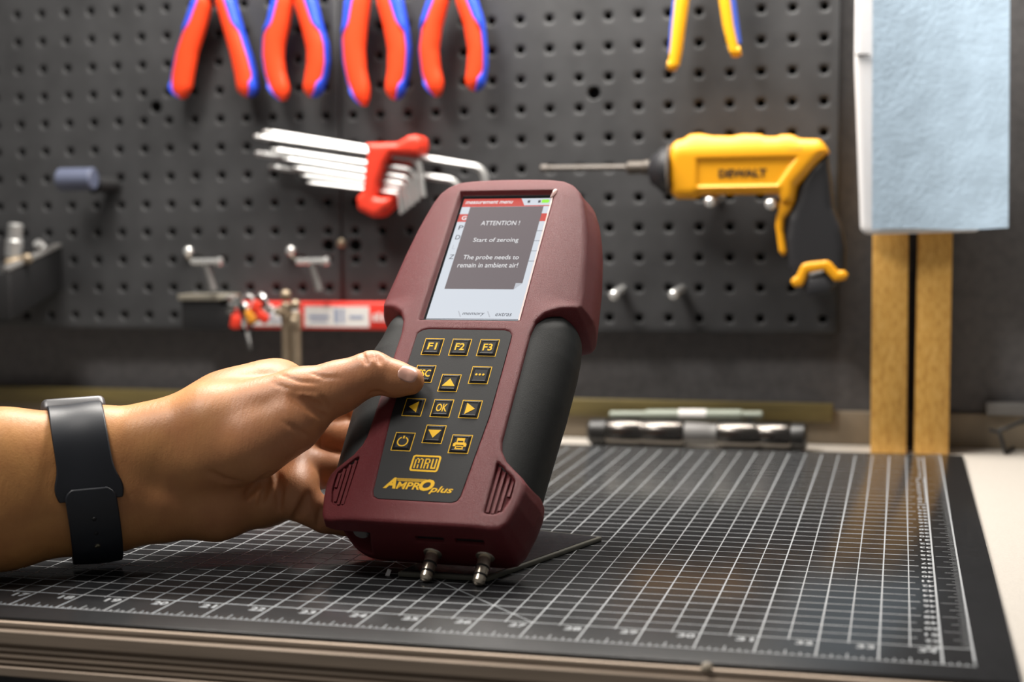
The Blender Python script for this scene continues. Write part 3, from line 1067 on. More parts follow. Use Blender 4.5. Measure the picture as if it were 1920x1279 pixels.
def loft(name, st, ymid, mat, parent, n=20, pw=2.4):
    """st = [(x, z, half width, half depth)]: superelliptic bar in the wall plane"""
    mb = MB()
    vs = []
    for k, (x, z, w, d) in enumerate(st):
        x0, z0 = st[max(k - 1, 0)][:2]
        x1, z1 = st[min(k + 1, len(st) - 1)][:2]
        t = Vector((x1 - x0, 0, z1 - z0)).normalized()
        nrm = Vector((-t.z, 0, t.x))
        for i in range(n):
            a = 2 * PI * i / n
            c, s = math.cos(a), math.sin(a)
            cc = math.copysign(abs(c) ** (2 / pw), c)
            ss = math.copysign(abs(s) ** (2 / pw), s)
            vs.append(Vector((x, ymid, z)) + nrm * (cc * w) + Vector((0, ss * d, 0)))
    fs = []
    for k in range(len(st) - 1):
        for i in range(n):
            j = (i + 1) % n
            fs.append((k * n + i, k * n + j, (k + 1) * n + j, (k + 1) * n + i))
    fs.append(tuple(range(n - 1, -1, -1)))
    fs.append(tuple(range((len(st) - 1) * n, len(st) * n)))
    return mb.add(vs, fs).build(name, mat, parent, smooth=60)


def pliers(label, Lo, Li, Ri, Ro, pivot, jaw, ztop, blue_to, group):
    px, pz = pivot
    t = thing('pliers', label, 'pliers', (px, 23.3, pz), None, group)
    for o_, i_, sg in ((Lo, Li, -1), (Ro, Ri, 1)):
        zb = min(min(q[1] for q in o_), min(q[1] for q in i_)) + 0.02
        st, inl = [], []
        N = 22
        for k in range(N + 1):
            z = ztop + (zb - ztop) * k / N
            a, b = edge_x(o_, z), edge_x(i_, z)
            c, w = (a + b) / 2, abs(a - b) / 2
            f = k / N
            if f > 0.93:
                w *= math.sqrt(max(0.05, 1 - ((f - 0.93) / 0.075) ** 2))
            w = max(w, 0.08)
            st.append((c, z, w, 0.30 if f < 0.9 else 0.30 - (f - 0.9) * 1.2))
            # blue outer shell: broad near the joint, thin along the shank, broad again at the foot
            fr = float(np.interp(f, [0, blue_to - 0.05, blue_to + 0.06, 0.80, 0.88, 1.0], [0.62, 0.52, 0.12, 0.10, 0.42, 0.36] if sg > 0 else [0.55, 0.42, 0.05, 0.05, 0.26, 0.22]))
            inl.append((c + sg * (w * (1 - fr) + (0.035 if sg > 0 or fr > 0.1 else -0.03)), z, w * fr, (0.30 if f < 0.9 else 0.30 - (f - 0.9) * 1.2) * (1.04 if fr > 0.2 else 0.8)))
        # bring the two shanks together above the frame
        top = [(px + sg * 0.30, pz - 0.15, 0.26, 0.24), ((px + sg * 0.30 + st[0][0]) / 2, (pz - 0.15 + ztop) / 2, 0.5 * (0.26 + st[0][2]), 0.28)]
        hnd = loft('handle', top + st, 23.3, MAT['red'], t)
        loft('handle_inlay', [(top[1][0] + sg * 0.14, top[1][1], 0.17, 0.29)] + inl, 23.3, MAT['blue'], hnd)
    MB().lathe([(-0.26, 0.38), (-0.24, 0.42), (0.24, 0.42), (0.26, 0.38)], (px, 23.3, pz + 0.15), (0, 1, 0), 24).build('joint', MAT['tool'], t, smooth=30)
    for sg in (-1, 1):
        MB().prism([(px + sg * 0.01, pz + 0.2), (px + sg * 0.44, pz + 0.1), (px + sg * 0.36, pz + 0.9), (px + sg * (0.10 + 0.1 * jaw), pz + 0.9 + jaw), (px + sg * 0.015, pz + 0.9 + jaw)],
                   (0, 23.16, 0), X3, Z3, (0, 0.28, 0)).build('jaw', MAT['tool'], t, smooth=0, bevel=0.04)
    return t


PG = 'red and blue handled pliers hanging along the top'
P1 = dict(Lo=[(9.43, 15.08), (9.09, 14.21), (8.69, 13.21), (8.49, 12.36), (8.46, 11.96), (8.62, 11.8), (8.75, 11.69)], Li=[(10.13, 15.05), (9.88, 14.3), (9.51, 13.36), (9.32, 12.57), (9.2, 12.02), (9.1, 11.69)],
          Ri=[(10.24, 15.04), (10.48, 14.21), (10.73, 13.32), (10.91, 12.49), (10.99, 11.87), (11.1, 11.67)], Ro=[(10.91, 15.01), (11.21, 13.87), (11.49, 13.01), (11.64, 12.43), (11.7, 11.94), (11.6, 11.67)])
P2 = dict(Lo=[(12.4, 14.94), (12.22, 14.19), (12.01, 13.75), (11.96, 13.08), (12.04, 12.48), (12.2, 11.92), (12.5, 11.5)], Li=[(13.12, 14.9), (12.97, 14.16), (12.76, 13.42), (12.72, 12.96), (12.77, 12.42), (12.92, 11.84), (12.9, 11.5)],
          Ri=[(13.15, 14.9), (13.43, 13.99), (13.61, 13.2), (13.59, 12.63), (13.48, 12.09), (13.41, 11.79), (13.5, 11.57)], Ro=[(13.93, 14.86), (14.14, 13.96), (14.32, 13.35), (14.34, 12.75), (14.23, 12.16), (14.03, 11.68), (13.9, 11.57)])
P3 = dict(Lo=[(15.06, 14.81), (14.98, 13.98), (14.89, 13.48), (14.93, 12.73), (15.07, 12.04), (15.29, 11.49), (15.5, 11.24)], Li=[(15.92, 14.76), (15.78, 13.88), (15.69, 13.12), (15.72, 12.4), (15.84, 11.8), (15.83, 11.24)],
          Ri=[(16.15, 14.75), (16.38, 13.89), (16.53, 13.08), (16.5, 12.37), (16.4, 11.78), (16.5, 11.40)], Ro=[(17.03, 14.71), (17.2, 13.82), (17.27, 13.05), (17.21, 12.35), (17.11, 11.88), (16.95, 11.40)])
P4 = dict(Lo=[(18.0, 14.66), (17.77, 14.0), (17.63, 13.04), (17.71, 12.24), (17.86, 11.79), (18.1, 11.46)], Li=[(18.68, 14.63), (18.42, 13.77), (18.3, 13.01), (18.34, 12.37), (18.46, 11.92), (18.42, 11.46)],
          Ri=[(18.93, 14.62), (19.19, 13.85), (19.34, 12.97), (19.3, 12.42), (19.22, 11.89), (19.32, 11.59)], Ro=[(19.63, 14.58), (19.84, 13.91), (19.93, 12.95), (19.93, 12.39), (19.85, 11.87), (19.7, 11.59)])
pliers('red and blue pliers with straight splayed handles, leftmost of the four pairs', **P1, pivot=(10.18, 15.35), jaw=0.5, ztop=15.0, blue_to=0.27, group=PG)
pliers('red and blue pliers with bowed handles, second from the left end of the row', **P2, pivot=(13.15, 15.6), jaw=0.9, ztop=14.86, blue_to=0.27, group=PG)
pliers('red and blue pliers with the longest and thickest handles, astride the pegboard seam', **P3, pivot=(16.05, 15.7), jaw=1.0, ztop=14.72, blue_to=0.26, group=PG)
pliers('red and blue pliers with slim bowed handles, last on the right of the red row', **P4, pivot=(18.83, 15.3), jaw=0.7, ztop=14.58, blue_to=0.24, group=PG)

# slim yellow and blue handles further right
t = thing('crimping_pliers', 'pliers with slim yellow and blue handles hanging above the power screwdriver', 'pliers', (27.2, 23.3, 16.2))
for st, yel, blu in (
        (-1, [(26.52, 14.6, 0.20), (26.46, 14.2, 0.225), (26.36, 13.4, 0.21), (26.28, 12.7, 0.20), (26.2, 12.2, 0.18)], [(26.72, 15.6, 0.16), (26.5, 14.9, 0.26), (26.33, 14.2, 0.18), (26.22, 13.4, 0.16), (26.13, 12.55, 0.12)]),
        (1, [(27.7, 15.2, 0.18), (27.82, 14.2, 0.19), (27.93, 13.4, 0.18), (28.06, 12.85, 0.17), (28.12, 12.55, 0.15)], [(27.66, 15.7, 0.16), (27.92, 14.9, 0.19), (28.02, 14.2, 0.13), (28.13, 13.4, 0.13), (28.24, 12.8, 0.10)])):
    hnd = loft('handle', [(x, z, w, 0.20) for x, z, w in yel], 23.24, MAT['hyel'], t)
    loft('handle_back', [(x, z, w, 0.17) for x, z, w in blu], 23.32, MAT['hblue'], hnd)
    ex, ez = yel[-1][0], yel[-1][1]
    MB().tube([(ex + st * 0.20, 23.24, ez + 0.03), (ex + st * 0.05, 23.24, ez), (ex - st * 0.10, 23.24, ez - 0.01)], [0.15, 0.19, 0.15], 14).build('handle_stop', MAT['hyel'], hnd, smooth=60)
MB().lathe([(-0.2, 0.3), (0.2, 0.3)], (27.2, 23.3, 16.2), (0, 1, 0), 20).build('joint', MAT['tool'], t)
for sg in (-1, 1):
    MB().prism([(27.2 + sg * 0.02, 16.2), (27.2 + sg * 0.45, 15.6), (27.2 + sg * 0.55, 15.65), (27.2 + sg * 0.3, 16.5), (27.2 + sg * 0.02, 17.6)], (0, 23.2, 0), X3, Z3, (0, 0.2, 0)).build('jaw', MAT['tool'], t, smooth=0, bevel=0.03)

# ------------------------------------------------------------------ hex keys in their red holder
hx = thing('hex_key_holder', 'red plastic clip holding a fan of silver hex keys on the pegboard', 'key holder', (16.6, 23.2, 8.9))
pillow('holder_plate', [(15.9, 9.62), (16.3, 9.92), (16.91, 9.92), (17.33, 10.15), (17.6, 10.2), (17.8, 10.07), (17.83, 9.8), (17.73, 9.5), (17.3, 9.35), (17.05, 8.7), (16.88, 8.11), (16.67, 7.81),
                        (16.31, 7.5), (16.04, 7.45), (15.6, 7.65), (15.48, 7.9), (15.5, 8.2), (15.75, 8.5), (15.85, 9.2)], 23.50, 0.22, 0.2, MAT['keyred'], hx)
pillow('holder_clip', [(15.8, 9.96), (16.95, 9.96), (17.33, 10.17), (17.6, 10.2), (17.8, 10.07), (17.83, 9.8), (17.73, 9.5), (17.35, 9.52), (16.75, 9.55), (16.5, 9.2), (16.25, 8.6), (16.15, 8.15), (16.7, 8.1), (16.6, 7.78),
                       (16.31, 7.5), (16.04, 7.45), (15.5, 7.71), (15.45, 8.13), (15.69, 8.36), (15.8, 9.25), (15.89, 9.62)], 23.02, 0.30, 0.25, MAT['keyred'], hx)
KG = 'silver hex keys fanned out in the red holder'
KEYSL = [((11.85, 10.46), (19.78, 9.06), 0.95, 0.135, 23.42, 'longest hex key, top of the fan, its bent end reaching furthest past the red holder'),
         ((11.52, 9.74), (18.85, 8.66), 0.85, 0.130, 23.46, 'thick hex key whose tip reaches furthest left in the fan'),
         ((11.66, 10.30), (17.60, 9.37), 1.25, 0.118, 23.10, 'thick hex key running just under the topmost one, with the tallest short leg'),
         ((12.28, 9.84), (17.42, 9.02), 1.05, 0.100, 23.10, 'silver hex key third from the top at the red clip'),
         ((12.72, 9.51), (17.26, 8.76), 0.92, 0.088, 23.10, 'silver hex key fourth from the top at the red clip'),
         ((13.08, 9.20), (17.12, 8.56), 0.82, 0.076, 23.10, 'silver hex key fifth from the top at the red clip'),
         ((13.32, 8.94), (17.00, 8.40), 0.76, 0.066, 23.14, 'thin hex key next above the lowest one in the fan'),
         ((13.58, 8.68), (16.88, 8.26), 0.70, 0.062, 23.10, 'thinnest hex key, lowest of the fan'),
         ((11.98, 9.28), (16.6, 8.62), 0.60, 0.105, 23.55, 'ball-ended hex key showing only its tip behind the lower keys')]
for tip, bend, drop, r, yy, lab in KEYSL:
    tp = Vector((tip[0], yy, tip[1]))
    bp = Vector((bend[0], yy, bend[1]))
    dr = (bp - tp).normalized()
    dn = Vector((0.12, 0, -1)).normalized()
    rad = r * 2.6
    pts = [tp, tp + dr * r * 1.1, tp + dr * r * 1.8, tp + dr * r * 2.6]
    rs = [r * 0.55, r * 0.98, r * 0.62, r]
    pts += [tp.lerp(bp, f) for f in (0.3, 0.6, 0.85)]
    rs += [r] * 3
    for k in range(7):
        f = k / 6
        c = bp - dr * rad * (1 - f) ** 2 + dn * rad * f ** 2
        pts.append(c)
        rs.append(r)
    pts.append(bp + dn * drop)
    rs.append(r)
    tag(MB().tube(pts, rs, 6).build('hex_key', MAT['silver'], smooth=20, origin=tp), lab, 'hex key', KG)

# ------------------------------------------------------------------ yellow power screwdriver on its two pegs
pd = thing('power_screwdriver', 'yellow and black pistol-grip power screwdriver with a long bit resting on pegs', 'power screwdriver', (28.5, 22.9, 8.1))
body = [(26.11, 8.48), (26.11, 9.2), (26.21, 9.62), (26.38, 9.78), (26.58, 9.81), (26.79, 9.96), (27.09, 9.98), (27.52, 9.89), (28.12, 9.87), (28.45, 9.93), (29.01, 9.90), (29.14, 9.83), (29.5, 9.82), (29.63, 9.88),
        (29.96, 9.87), (30.22, 9.74), (30.8, 9.71), (30.96, 9.57), (31.11, 9.31), (30.93, 9.15), (30.16, 8.25), (30.1, 7.89), (30.05, 7.70), (29.58, 7.72), (29.64, 7.83), (29.54, 8.03), (27.12, 8.03), (26.95, 7.92), (26.38, 7.92), (26.21, 8.08)]


def carve_body(Fp, X, Y, Z):
    pb = np.maximum(np.maximum(27.06 - X, X - 30.1 - (Z - 9.1) * 0.7), np.maximum(8.32 - Z, Z - 9.14))
    pb = smax(pb, Y - 22.44, 0.05)
    Fp = smax(Fp, -pb, 0.08)
    # long flat upper shoulder
    return smax(Fp, (22.30 - Y) + (Z - 9.35) * 0.55, 0.12)


yb_ = pillow('body_shell', body, 22.92, 0.55, 0.34, MAT['dyel'], pd, 0.045, carve_body)
MB().prism([(29.84, 9.26), (30.33, 9.25), (30.33, 9.43), (29.82, 9.42)], (0, 22.38, 0), X3, Z3, (0, 0.2, 0)).build('vent_slot', MAT['dark'], pd, smooth=0, bevel=0.03)
b = MB()
add_text(b, 'DEWALT', (27.72, 8.57, 29.22, 8.83), (0, 22.428, 0), X3, Z3, 0.006, bold=0.05)
b.build('brand_lettering', MAT['dtxt'], pd, smooth=0)
grip = [(30.06, 7.80), (29.83, 7.25), (29.76, 6.62), (29.80, 6.16), (29.86, 5.75), (30.02, 5.32), (30.45, 4.95), (31.2, 4.95), (31.55, 5.35), (31.64, 5.63), (31.64, 6.32), (31.52, 6.95), (31.27, 7.6), (31.18, 8.46), (31.06, 9.25), (30.5, 8.9), (30.2, 8.3)]
pillow('grip', grip, 22.98, 0.46, 0.34, MAT['dblk'], pd)
pillow('trigger_trim', [(29.75, 7.25), (29.73, 6.9), (29.84, 6.2), (29.70, 6.08), (29.58, 6.25), (29.47, 7.05), (29.50, 7.35), (29.60, 7.80), (30.08, 7.80), (29.95, 7.5)], 22.92, 0.36, 0.15, MAT['dyel'], pd, 0.035)
pillow('foot_trim', [(29.95, 5.3), (30.05, 5.44), (30.13, 5.47), (30.3, 5.84), (30.44, 5.9), (31.06, 5.97), (31.2, 5.9), (31.42, 5.64), (31.59, 5.65), (31.72, 5.52), (31.62, 5.35), (31.29, 5.3), (31.09, 5.52), (30.98, 5.64), (30.5, 5.55), (30.44, 5.35), (30.33, 5.15), (30.08, 5.12)],
       22.72, 0.28, 0.12, MAT['dyel'], pd, 0.035)
MB().prism([(30.53, 5.40), (30.98, 5.47), (31.18, 5.22), (31.24, 4.98), (30.45, 4.86), (30.49, 5.2)], (0, 22.42, 0), X3, Z3, (0, 0.8, 0)).build('battery_latch', MAT['dblk'], pd, smooth=0, bevel=0.05)
MB().prism([(30.54, 5.45), (30.96, 5.55), (30.97, 5.66), (30.55, 5.57)], (0, 22.40, 0), X3, Z3, (0, 0.3, 0)).build('latch_top', MAT['dgrey'], pd, smooth=0, bevel=0.02)
ck = MB().lathe([(0, 0.70), (0.10, 0.77), (0.30, 0.72), (0.42, 0.60), (0.62, 0.46), (0.70, 0.30)], (26.16, 22.92, 8.86), (-1, 0, 0), 28).build('chuck', MAT['dblk'], pd, smooth=40)
MB().lathe([(0, 0.74), (0.05, 0.80), (0.10, 0.74)], (26.16, 22.92, 8.86), (-1, 0, 0), 28).build('chuck_ring', MAT['dgrey'], ck, smooth=40)
MB().lathe([(0, 0.24), (0.2, 0.24), (0.25, 0.21), (0.72, 0.21), (0.80, 0.12)], (25.5, 22.92, 8.95), (-1, 0, 0), 20).build('bit_holder', MAT['bitm'], pd, smooth=30)
MB().lathe([(0, 0.13), (0.2, 0.10), (2.7, 0.095), (2.75, 0.13), (2.95, 0.13), (3.0, 0.06)], (24.85, 22.92, 8.97), (-1, 0.0, 0.008), 6).build('bit', MAT['bitm'], pd, smooth=20)


def peg_pin(i, j, tip, r, label, mat='chrome', group='short chrome pegs plugged into the pegboard'):
    a = peg(i, j, -0.2)
    tp = Vector(tip)
    d_ = (tp - a)
    L_ = d_.length
    o = MB().lathe([(0, r * 0.8), (L_ - r * 1.0, r), (L_ - r * 0.5, r * 0.95), (L_ - r * 0.15, r * 0.65), (L_, r * 0.1)], a, d_, 18).build('peg_pin', MAT[mat], smooth=45, origin=a)
    return tag(o, label, 'peg', group)


peg_pin(25.7, 7.0, (27.43, 22.40, 7.80), 0.18, 'short chrome peg under the front of the yellow power screwdriver')
peg_pin(27.7, 7.1, (29.31, 22.40, 7.70), 0.18, 'short chrome peg under the rear of the yellow power screwdriver')
peg_pin(22.45, 10.0, (24.25, 22.9, 4.82), 0.17, 'bare short chrome peg beside the right edge of the analyzer head')
peg_pin(24.45, 10.0, (26.20, 22.9, 4.85), 0.17, 'bare short chrome peg below the chuck of the power screwdriver')

# chrome T hooks
HG = 'chrome T-shaped peg hooks'
for hx0, lab in ((8.61, 'chrome T-shaped peg hook nearest the dark tray'), (12.57, 'chrome T-shaped peg hook above the red and white label bar')):
    t = thing('peg_hook', lab, 'hook', (hx0, 23.9, 6.3), None, HG)
    MB().lathe([(-0.25, 0.06), (0, 0.06), (0.02, 0.15), (0.07, 0.19), (0.14, 0.17), (0.19, 0.08)], (hx0, 24.0, 6.33), (0, -1, 0), 18).build('ball_end', MAT['chrome'], t, smooth=60)
    MB().tube([(hx0 + 0.02, 23.9, 6.28), (hx0 + 0.35, 23.2, 6.12), (hx0 + 0.75, 22.75, 6.0)], 0.055, 10).build('arm', MAT['steel'], t, smooth=60)
    MB().lathe([(0, 0.08), (0.05, 0.12), (1.0, 0.12), (1.06, 0.16), (1.16, 0.16), (1.2, 0.1)], (hx0 + 0.70, 22.75, 5.98), (1, 0, 0.005), 16).build('crossbar', MAT['chrome'], t, smooth=40)
    MB().tube([(hx0 + 1.28, 22.78, 5.9), (hx0 + 1.40, 22.8, 5.4), (hx0 + 1.47, 22.85, 4.98)], [0.13, 0.12, 0.13], 12).build('leg', MAT['dgrey'], t, smooth=60)

# small slate-blue cap on a dark stub
t = thing('rubber_knob', 'slate-blue round rubber knob on a dark stub plugged into the pegboard, above the tray', 'knob', (5.0, 23.9, 8.95))
MB().lathe([(0, 0.30), (0.9, 0.30), (0.95, 0.36)], (5.75, 23.95, 8.75), (-0.33, -0.9, 0.02), 20).build('stub', MAT['dark'], t)
MB().lathe([(0, 0.34), (0.05, 0.40), (1.3, 0.40), (1.36, 0.34), (1.38, 0.2)], (5.72, 22.6, 8.93), (-1, -0.05, 0), 24).build('cap', MAT['slate'], t, smooth=40)

# dark sloping tray with chrome sockets at the left end
t = thing('tool_tray', 'black sloping tray of chrome sockets at the left end of the pegboard', 'tray', (1.5, 23.9, 5.2))
tr = [(-2.2, 20.4, 4.0), (3.62, 20.4, 4.0), (3.45, 23.95, 4.95), (-2.2, 23.95, 4.95), (-2.2, 20.4, 5.72), (3.62, 20.4, 5.72), (3.45, 23.95, 6.50), (-2.2, 23.95, 6.50)]
MB().hexa(tr).build('tray_body', MAT['dark'], t, smooth=0, bevel=0.08)
MB().hexa([(3.35, 20.4, 5.72), (3.66, 20.36, 5.72), (3.50, 23.95, 6.50), (3.2, 23.95, 6.50), (3.35, 20.4, 5.90), (3.66, 20.36, 5.90), (3.50, 23.95, 6.66), (3.2, 23.95, 6.66)]).build('tray_lip', MAT['dgrey'], t, smooth=0, bevel=0.04)
TG = 'chrome sockets on the dark tray'
for (x, y, z, r, l, ax, lab) in ((2.62, 22.2, 6.15, 0.30, 1.25, (0.12, 0, 1), 'tall tapered chrome socket standing on the dark tray'),
                                 (3.35, 22.9, 6.45, 0.20, 0.40, (0, -0.6, 0.5), 'small chrome ball-end on the right rim of the dark tray'),
                                 (1.85, 22.0, 6.15, 0.24, 0.75, (0.0, -0.2, 1), 'chrome socket at the left end of the dark tray'),
                                 (2.95, 21.3, 5.95, 0.20, 0.9, (0.9, 0.2, 0.25), 'bronze adapter lying along the lip of the dark tray')):
    tag(MB().lathe([(0, r * 0.8), (0.05, r), (l * 0.5, r), (l * 0.55, r * 0.85), (l - 0.06, r * 0.9), (l, r * 0.7)], (x, y, z), ax, 20).build('socket', MAT['bronze' if 'bronze' in lab else 'silver'], smooth=35, origin=(x, y, z)), lab, 'socket', TG)
tag(MB().lathe([(0, 0.16), (0.5, 0.16), (0.52, 0.24), (0.72, 0.24), (0.76, 0.15)], (2.12, 20.55, 4.95), (0, -1, 0.1), 18).build('bolt', MAT['silver'], smooth=35, origin=(2.12, 20.55, 4.95)), 'chrome bolt head on the front of the dark tray', 'bolt')

# dark bracket with a top edge painted pale as if lit, and the red and white label bar
t = thing('bracket', 'black wall bracket with its lit top edge painted pale beside the key bunch', 'bracket', (9.6, 23.9, 4.0))
MB().box(8.75, 23.0, 3.56, 10.62, 23.98, 4.62).build('bracket_body', MAT['dark'], t, smooth=0, bevel=0.05)
MB().box(8.66, 22.9, 4.62, 10.60, 23.98, 4.84).build('bracket_top', MAT['darktop'], t, smooth=0, bevel=0.04)
t = thing('label_bar', 'long red and white printed bar along the bottom of the pegboard', 'label bar', (14.5, 23.5, 4.1))
MB().box(10.7, 23.2, 3.62, 18.4, 24.05, 4.56).build('bar_body', MAT['lblred'], t, smooth=0, bevel=0.05)
MB().box(11.4, 23.185, 3.74, 13.15, 23.2, 4.40).build('white_panel', MAT['lblwht'], t, smooth=0)
MB().box(13.35, 23.185, 3.72, 15.72, 23.2, 4.43).build('white_panel', MAT['lblwht'], t, smooth=0)
b = MB()
for (x0, x1, z0, z1) in ((13.5, 14.25, 4.02, 4.14), (13.55, 14.2, 3.88, 3.95), (14.45, 14.62, 3.85, 4.35), (14.7, 14.82, 3.85, 4.35), (15.0, 15.5, 4.0, 4.12), (11.6, 12.2, 4.05, 4.15), (11.6, 12.5, 3.9, 3.97)):
    b.box(x0, 23.178, z0, x1, 23.187, z1)
b.build('faded_print', MAT['lblink'], t, smooth=0, kind='stuff')
b = MB()
for k in range(7):
    b.box(15.85 + k * 0.17, 23.188, 3.92, 15.95 + k * 0.17, 23.2, 4.18 + 0.05 * (k % 2))
b.build('faded_print', MAT['lblwht'], t, smooth=0, kind='stuff')

# bunch of keys hanging in front of the bar
t = thing('key_bunch', 'bunch of shiny keys with red and orange tags hanging before the label bar', 'keys', (11.5, 22.7, 4.7))
MB().tube([(11.5 + 0.22 * math.cos(a), 22.6, 4.62 + 0.22 * math.sin(a)) for a in np.linspace(0.3, 2 * PI + 0.2, 20)], 0.03, 8).build('ring', MAT['chrome'], t, smooth=60)


def flat_key(x, y, z, ang, ln, mat):
    u = Vector((math.sin(ang), 0, -math.cos(ang)))
    w = Vector((u.z, 0, -u.x))
    poly = [(0.22 * math.cos(a), 0.20 * math.sin(a)) for a in np.linspace(0.5, 2 * PI - 0.5, 12)]
    poly = [(0.20 + p[0] * -1, p[1]) for p in poly]
    poly += [(ln, poly[-1][1] * 0.7), (ln + 0.1, 0.0), (ln, poly[0][1] * 0.7)]
    return MB().prism(poly, (x, y, z), u, w, (0, 0.06, 0)).build('key', MAT[mat], t, smooth=0, bevel=0.015)


for (x, y, z, ang, ln, mt_) in ((11.3, 22.5, 4.6, 0.15, 0.75, 'chrome'), (11.2, 22.6, 4.75, -0.7, 0.65, 'chrome'), (11.75, 22.55, 4.7, 0.55, 0.85, 'silver'), (11.9, 22.45, 4.85, 0.8, 0.6, 'chrome'),
                                (11.05, 22.5, 4.7, -1.3, 0.5, 'silver'), (12.35, 22.5, 4.55, -0.75, 0.9, 'silver'), (11.5, 22.4, 4.0, 0.12, 1.0, 'dgrey')):
    flat_key(x, y, z, ang, ln, mt_)
for (x, z, a, mt_) in ((11.62, 4.35, 0.3, 'tag_o'), (11.95, 4.25, 0.9, 'keyred'), (12.0, 4.65, -0.4, 'keyred'), (11.15, 4.15, -0.2, 'keyred')):
    u = Vector((math.sin(a), 0, -math.cos(a)))
    MB().prism([(0, -0.16), (0.45, -0.18), (0.5, 0), (0.45, 0.18), (0, 0.16)], (x, 22.35, z), u, Vector((u.z, 0, -u.x)), (0, 0.07, 0)).build('tag', MAT[mt_], t, smooth=0, bevel=0.03)

# pair of bronze rods standing on the mat in front of the bar
RG = 'bronze rods standing behind the hand'
for x, zt, lab in ((13.18, 5.05, 'taller bronze ball-topped rod standing behind the hand'), (13.52, 4.72, 'shorter bronze ball-topped rod standing behind the hand')):
    t = thing('bronze_rod', lab, 'rod', (x, 22.0, 0.006), None, RG)
    MB().lathe([(0, 0.26), (0.08, 0.26), (0.12, 0.17), (zt - 1.0, 0.17), (zt - 0.96, 0.20), (zt - 0.5, 0.20), (zt - 0.42, 0.10)], (x, 22.0, 0.006), (0, 0, 1), 18).build('shaft', MAT['bronze'], t, smooth=35)
    MB().lathe([(0, 0.08), (0.06, 0.15), (0.17, 0.19), (0.28, 0.15), (0.34, 0.05)], (x, 22.0, zt - 0.34), (0, 0, 1), 18).build('ball', MAT['bronze'], t, smooth=70)
    sx = -1 if x < 13.3 else 1
    MB().lathe([(0, 0.07), (0.22, 0.07), (0.25, 0.13), (0.38, 0.13), (0.42, 0.05)], (x, 21.9, zt - 0.75), (sx * 0.35, -1, 0.1), 14).build('side_knob', MAT['bronze'], t, smooth=60)

# ------------------------------------------------------------------ along the back edge of the bench
tag(MB().box(-8, 24.55, 0.62, 31.2, 24.82, 1.24).build('olive_strip', MAT['olive'], smooth=0, bevel=0.03, origin=(12, 24.7, 0.62)), 'long dull olive-yellow strip fixed along the beige baseboard under the pegboards', 'strip')
t = thing('metal_rod_tool', 'thick polished dark steel bar tool with two bright barrels lying at the mat rear', 'bar tool', (26.9, 23.05, -0.12))
zc, yc = 0.36, 23.05
for nm, x0, pr, mt_ in (('end_cap', 23.40, [(0, 0.34), (0.08, 0.42), (0.60, 0.44), (0.64, 0.40)], 'gunblk'), ('barrel', 24.02, [(0, 0.44), (0.04, 0.47), (1.1, 0.47), (1.13, 0.45), (1.2, 0.45), (1.23, 0.47), (2.5, 0.47), (2.56, 0.42)], 'gun'),
                        ('collar', 26.58, [(0, 0.38), (0.75, 0.36), (0.8, 0.33), (1.05, 0.35)], 'dgrey'), ('barrel', 27.62, [(0, 0.43), (0.05, 0.47), (1.25, 0.47), (1.3, 0.44), (1.45, 0.44), (1.5, 0.47), (2.3, 0.47), (2.36, 0.43)], 'gun'),
                        ('end_cap', 29.96, [(0, 0.42), (0.05, 0.44), (0.42, 0.43), (0.50, 0.34)], 'gunblk')):
    MB().lathe(pr, (x0, yc, zc), (1, 0, 0), 32).build(nm, MAT[mt_], t, smooth=40)
for x0 in (23.7, 30.1):
    MB().box(x0 - 0.18, yc - 0.25, -0.12, x0 + 0.18, yc + 0.25, 0.1).build('foot', MAT['gunblk'], t, smooth=0, bevel=0.04)
t = thing('pale_rod', 'slim pale green-white rod lying behind the dark steel bar tool', 'rod', (26.5, 23.62, 0.9))
MB().lathe([(0, 0.08), (0.04, 0.13), (1.2, 0.13), (1.25, 0.18), (4.35, 0.18), (4.4, 0.13), (5.0, 0.13), (5.04, 0.09)], (23.98, 23.62, 0.84), (1, 0, 0.022), 20).build('rod_body', MAT['pen'], t, smooth=35)
MB().lathe([(0, 0.184), (0.9, 0.184)], (26.3, 23.62, 0.90), (1, 0, 0.022), 20).build('rod_sleeve', MAT['lblwht'], t, smooth=35)
for x in (24.4, 28.6):
    MB().box(x - 0.1, 23.55, -0.12, x + 0.1, 23.75, 0.80).build('rest', MAT['gunblk'], t, smooth=0, bevel=0.02)
# two planks on end
WG = 'plywood planks standing on end'
for x0, x1, y, lean, lab in ((32.42, 33.51, 23.15, 0.0, 'plywood plank on end, nearer the pegboard'), (33.74, 34.78, 23.25, 0.006, 'plywood plank on end, further from the pegboard')):
    tag(MB().hexa([(x0, y, -0.12), (x1, y, -0.12), (x1, y + 1.5, -0.12), (x0, y + 1.5, -0.12), (x0 + lean * 9, y + 0.05, 9.5), (x1 + lean * 9, y + 0.05, 9.5), (x1 + lean * 9, y + 1.55, 9.5), (x0 + lean * 9, y + 1.55, 9.5)])
        .build('plank', MAT['wood'], smooth=0, bevel=0.03, origin=((x0 + x1) / 2, y + 0.7, -0.12)), lab, 'plank', WG)
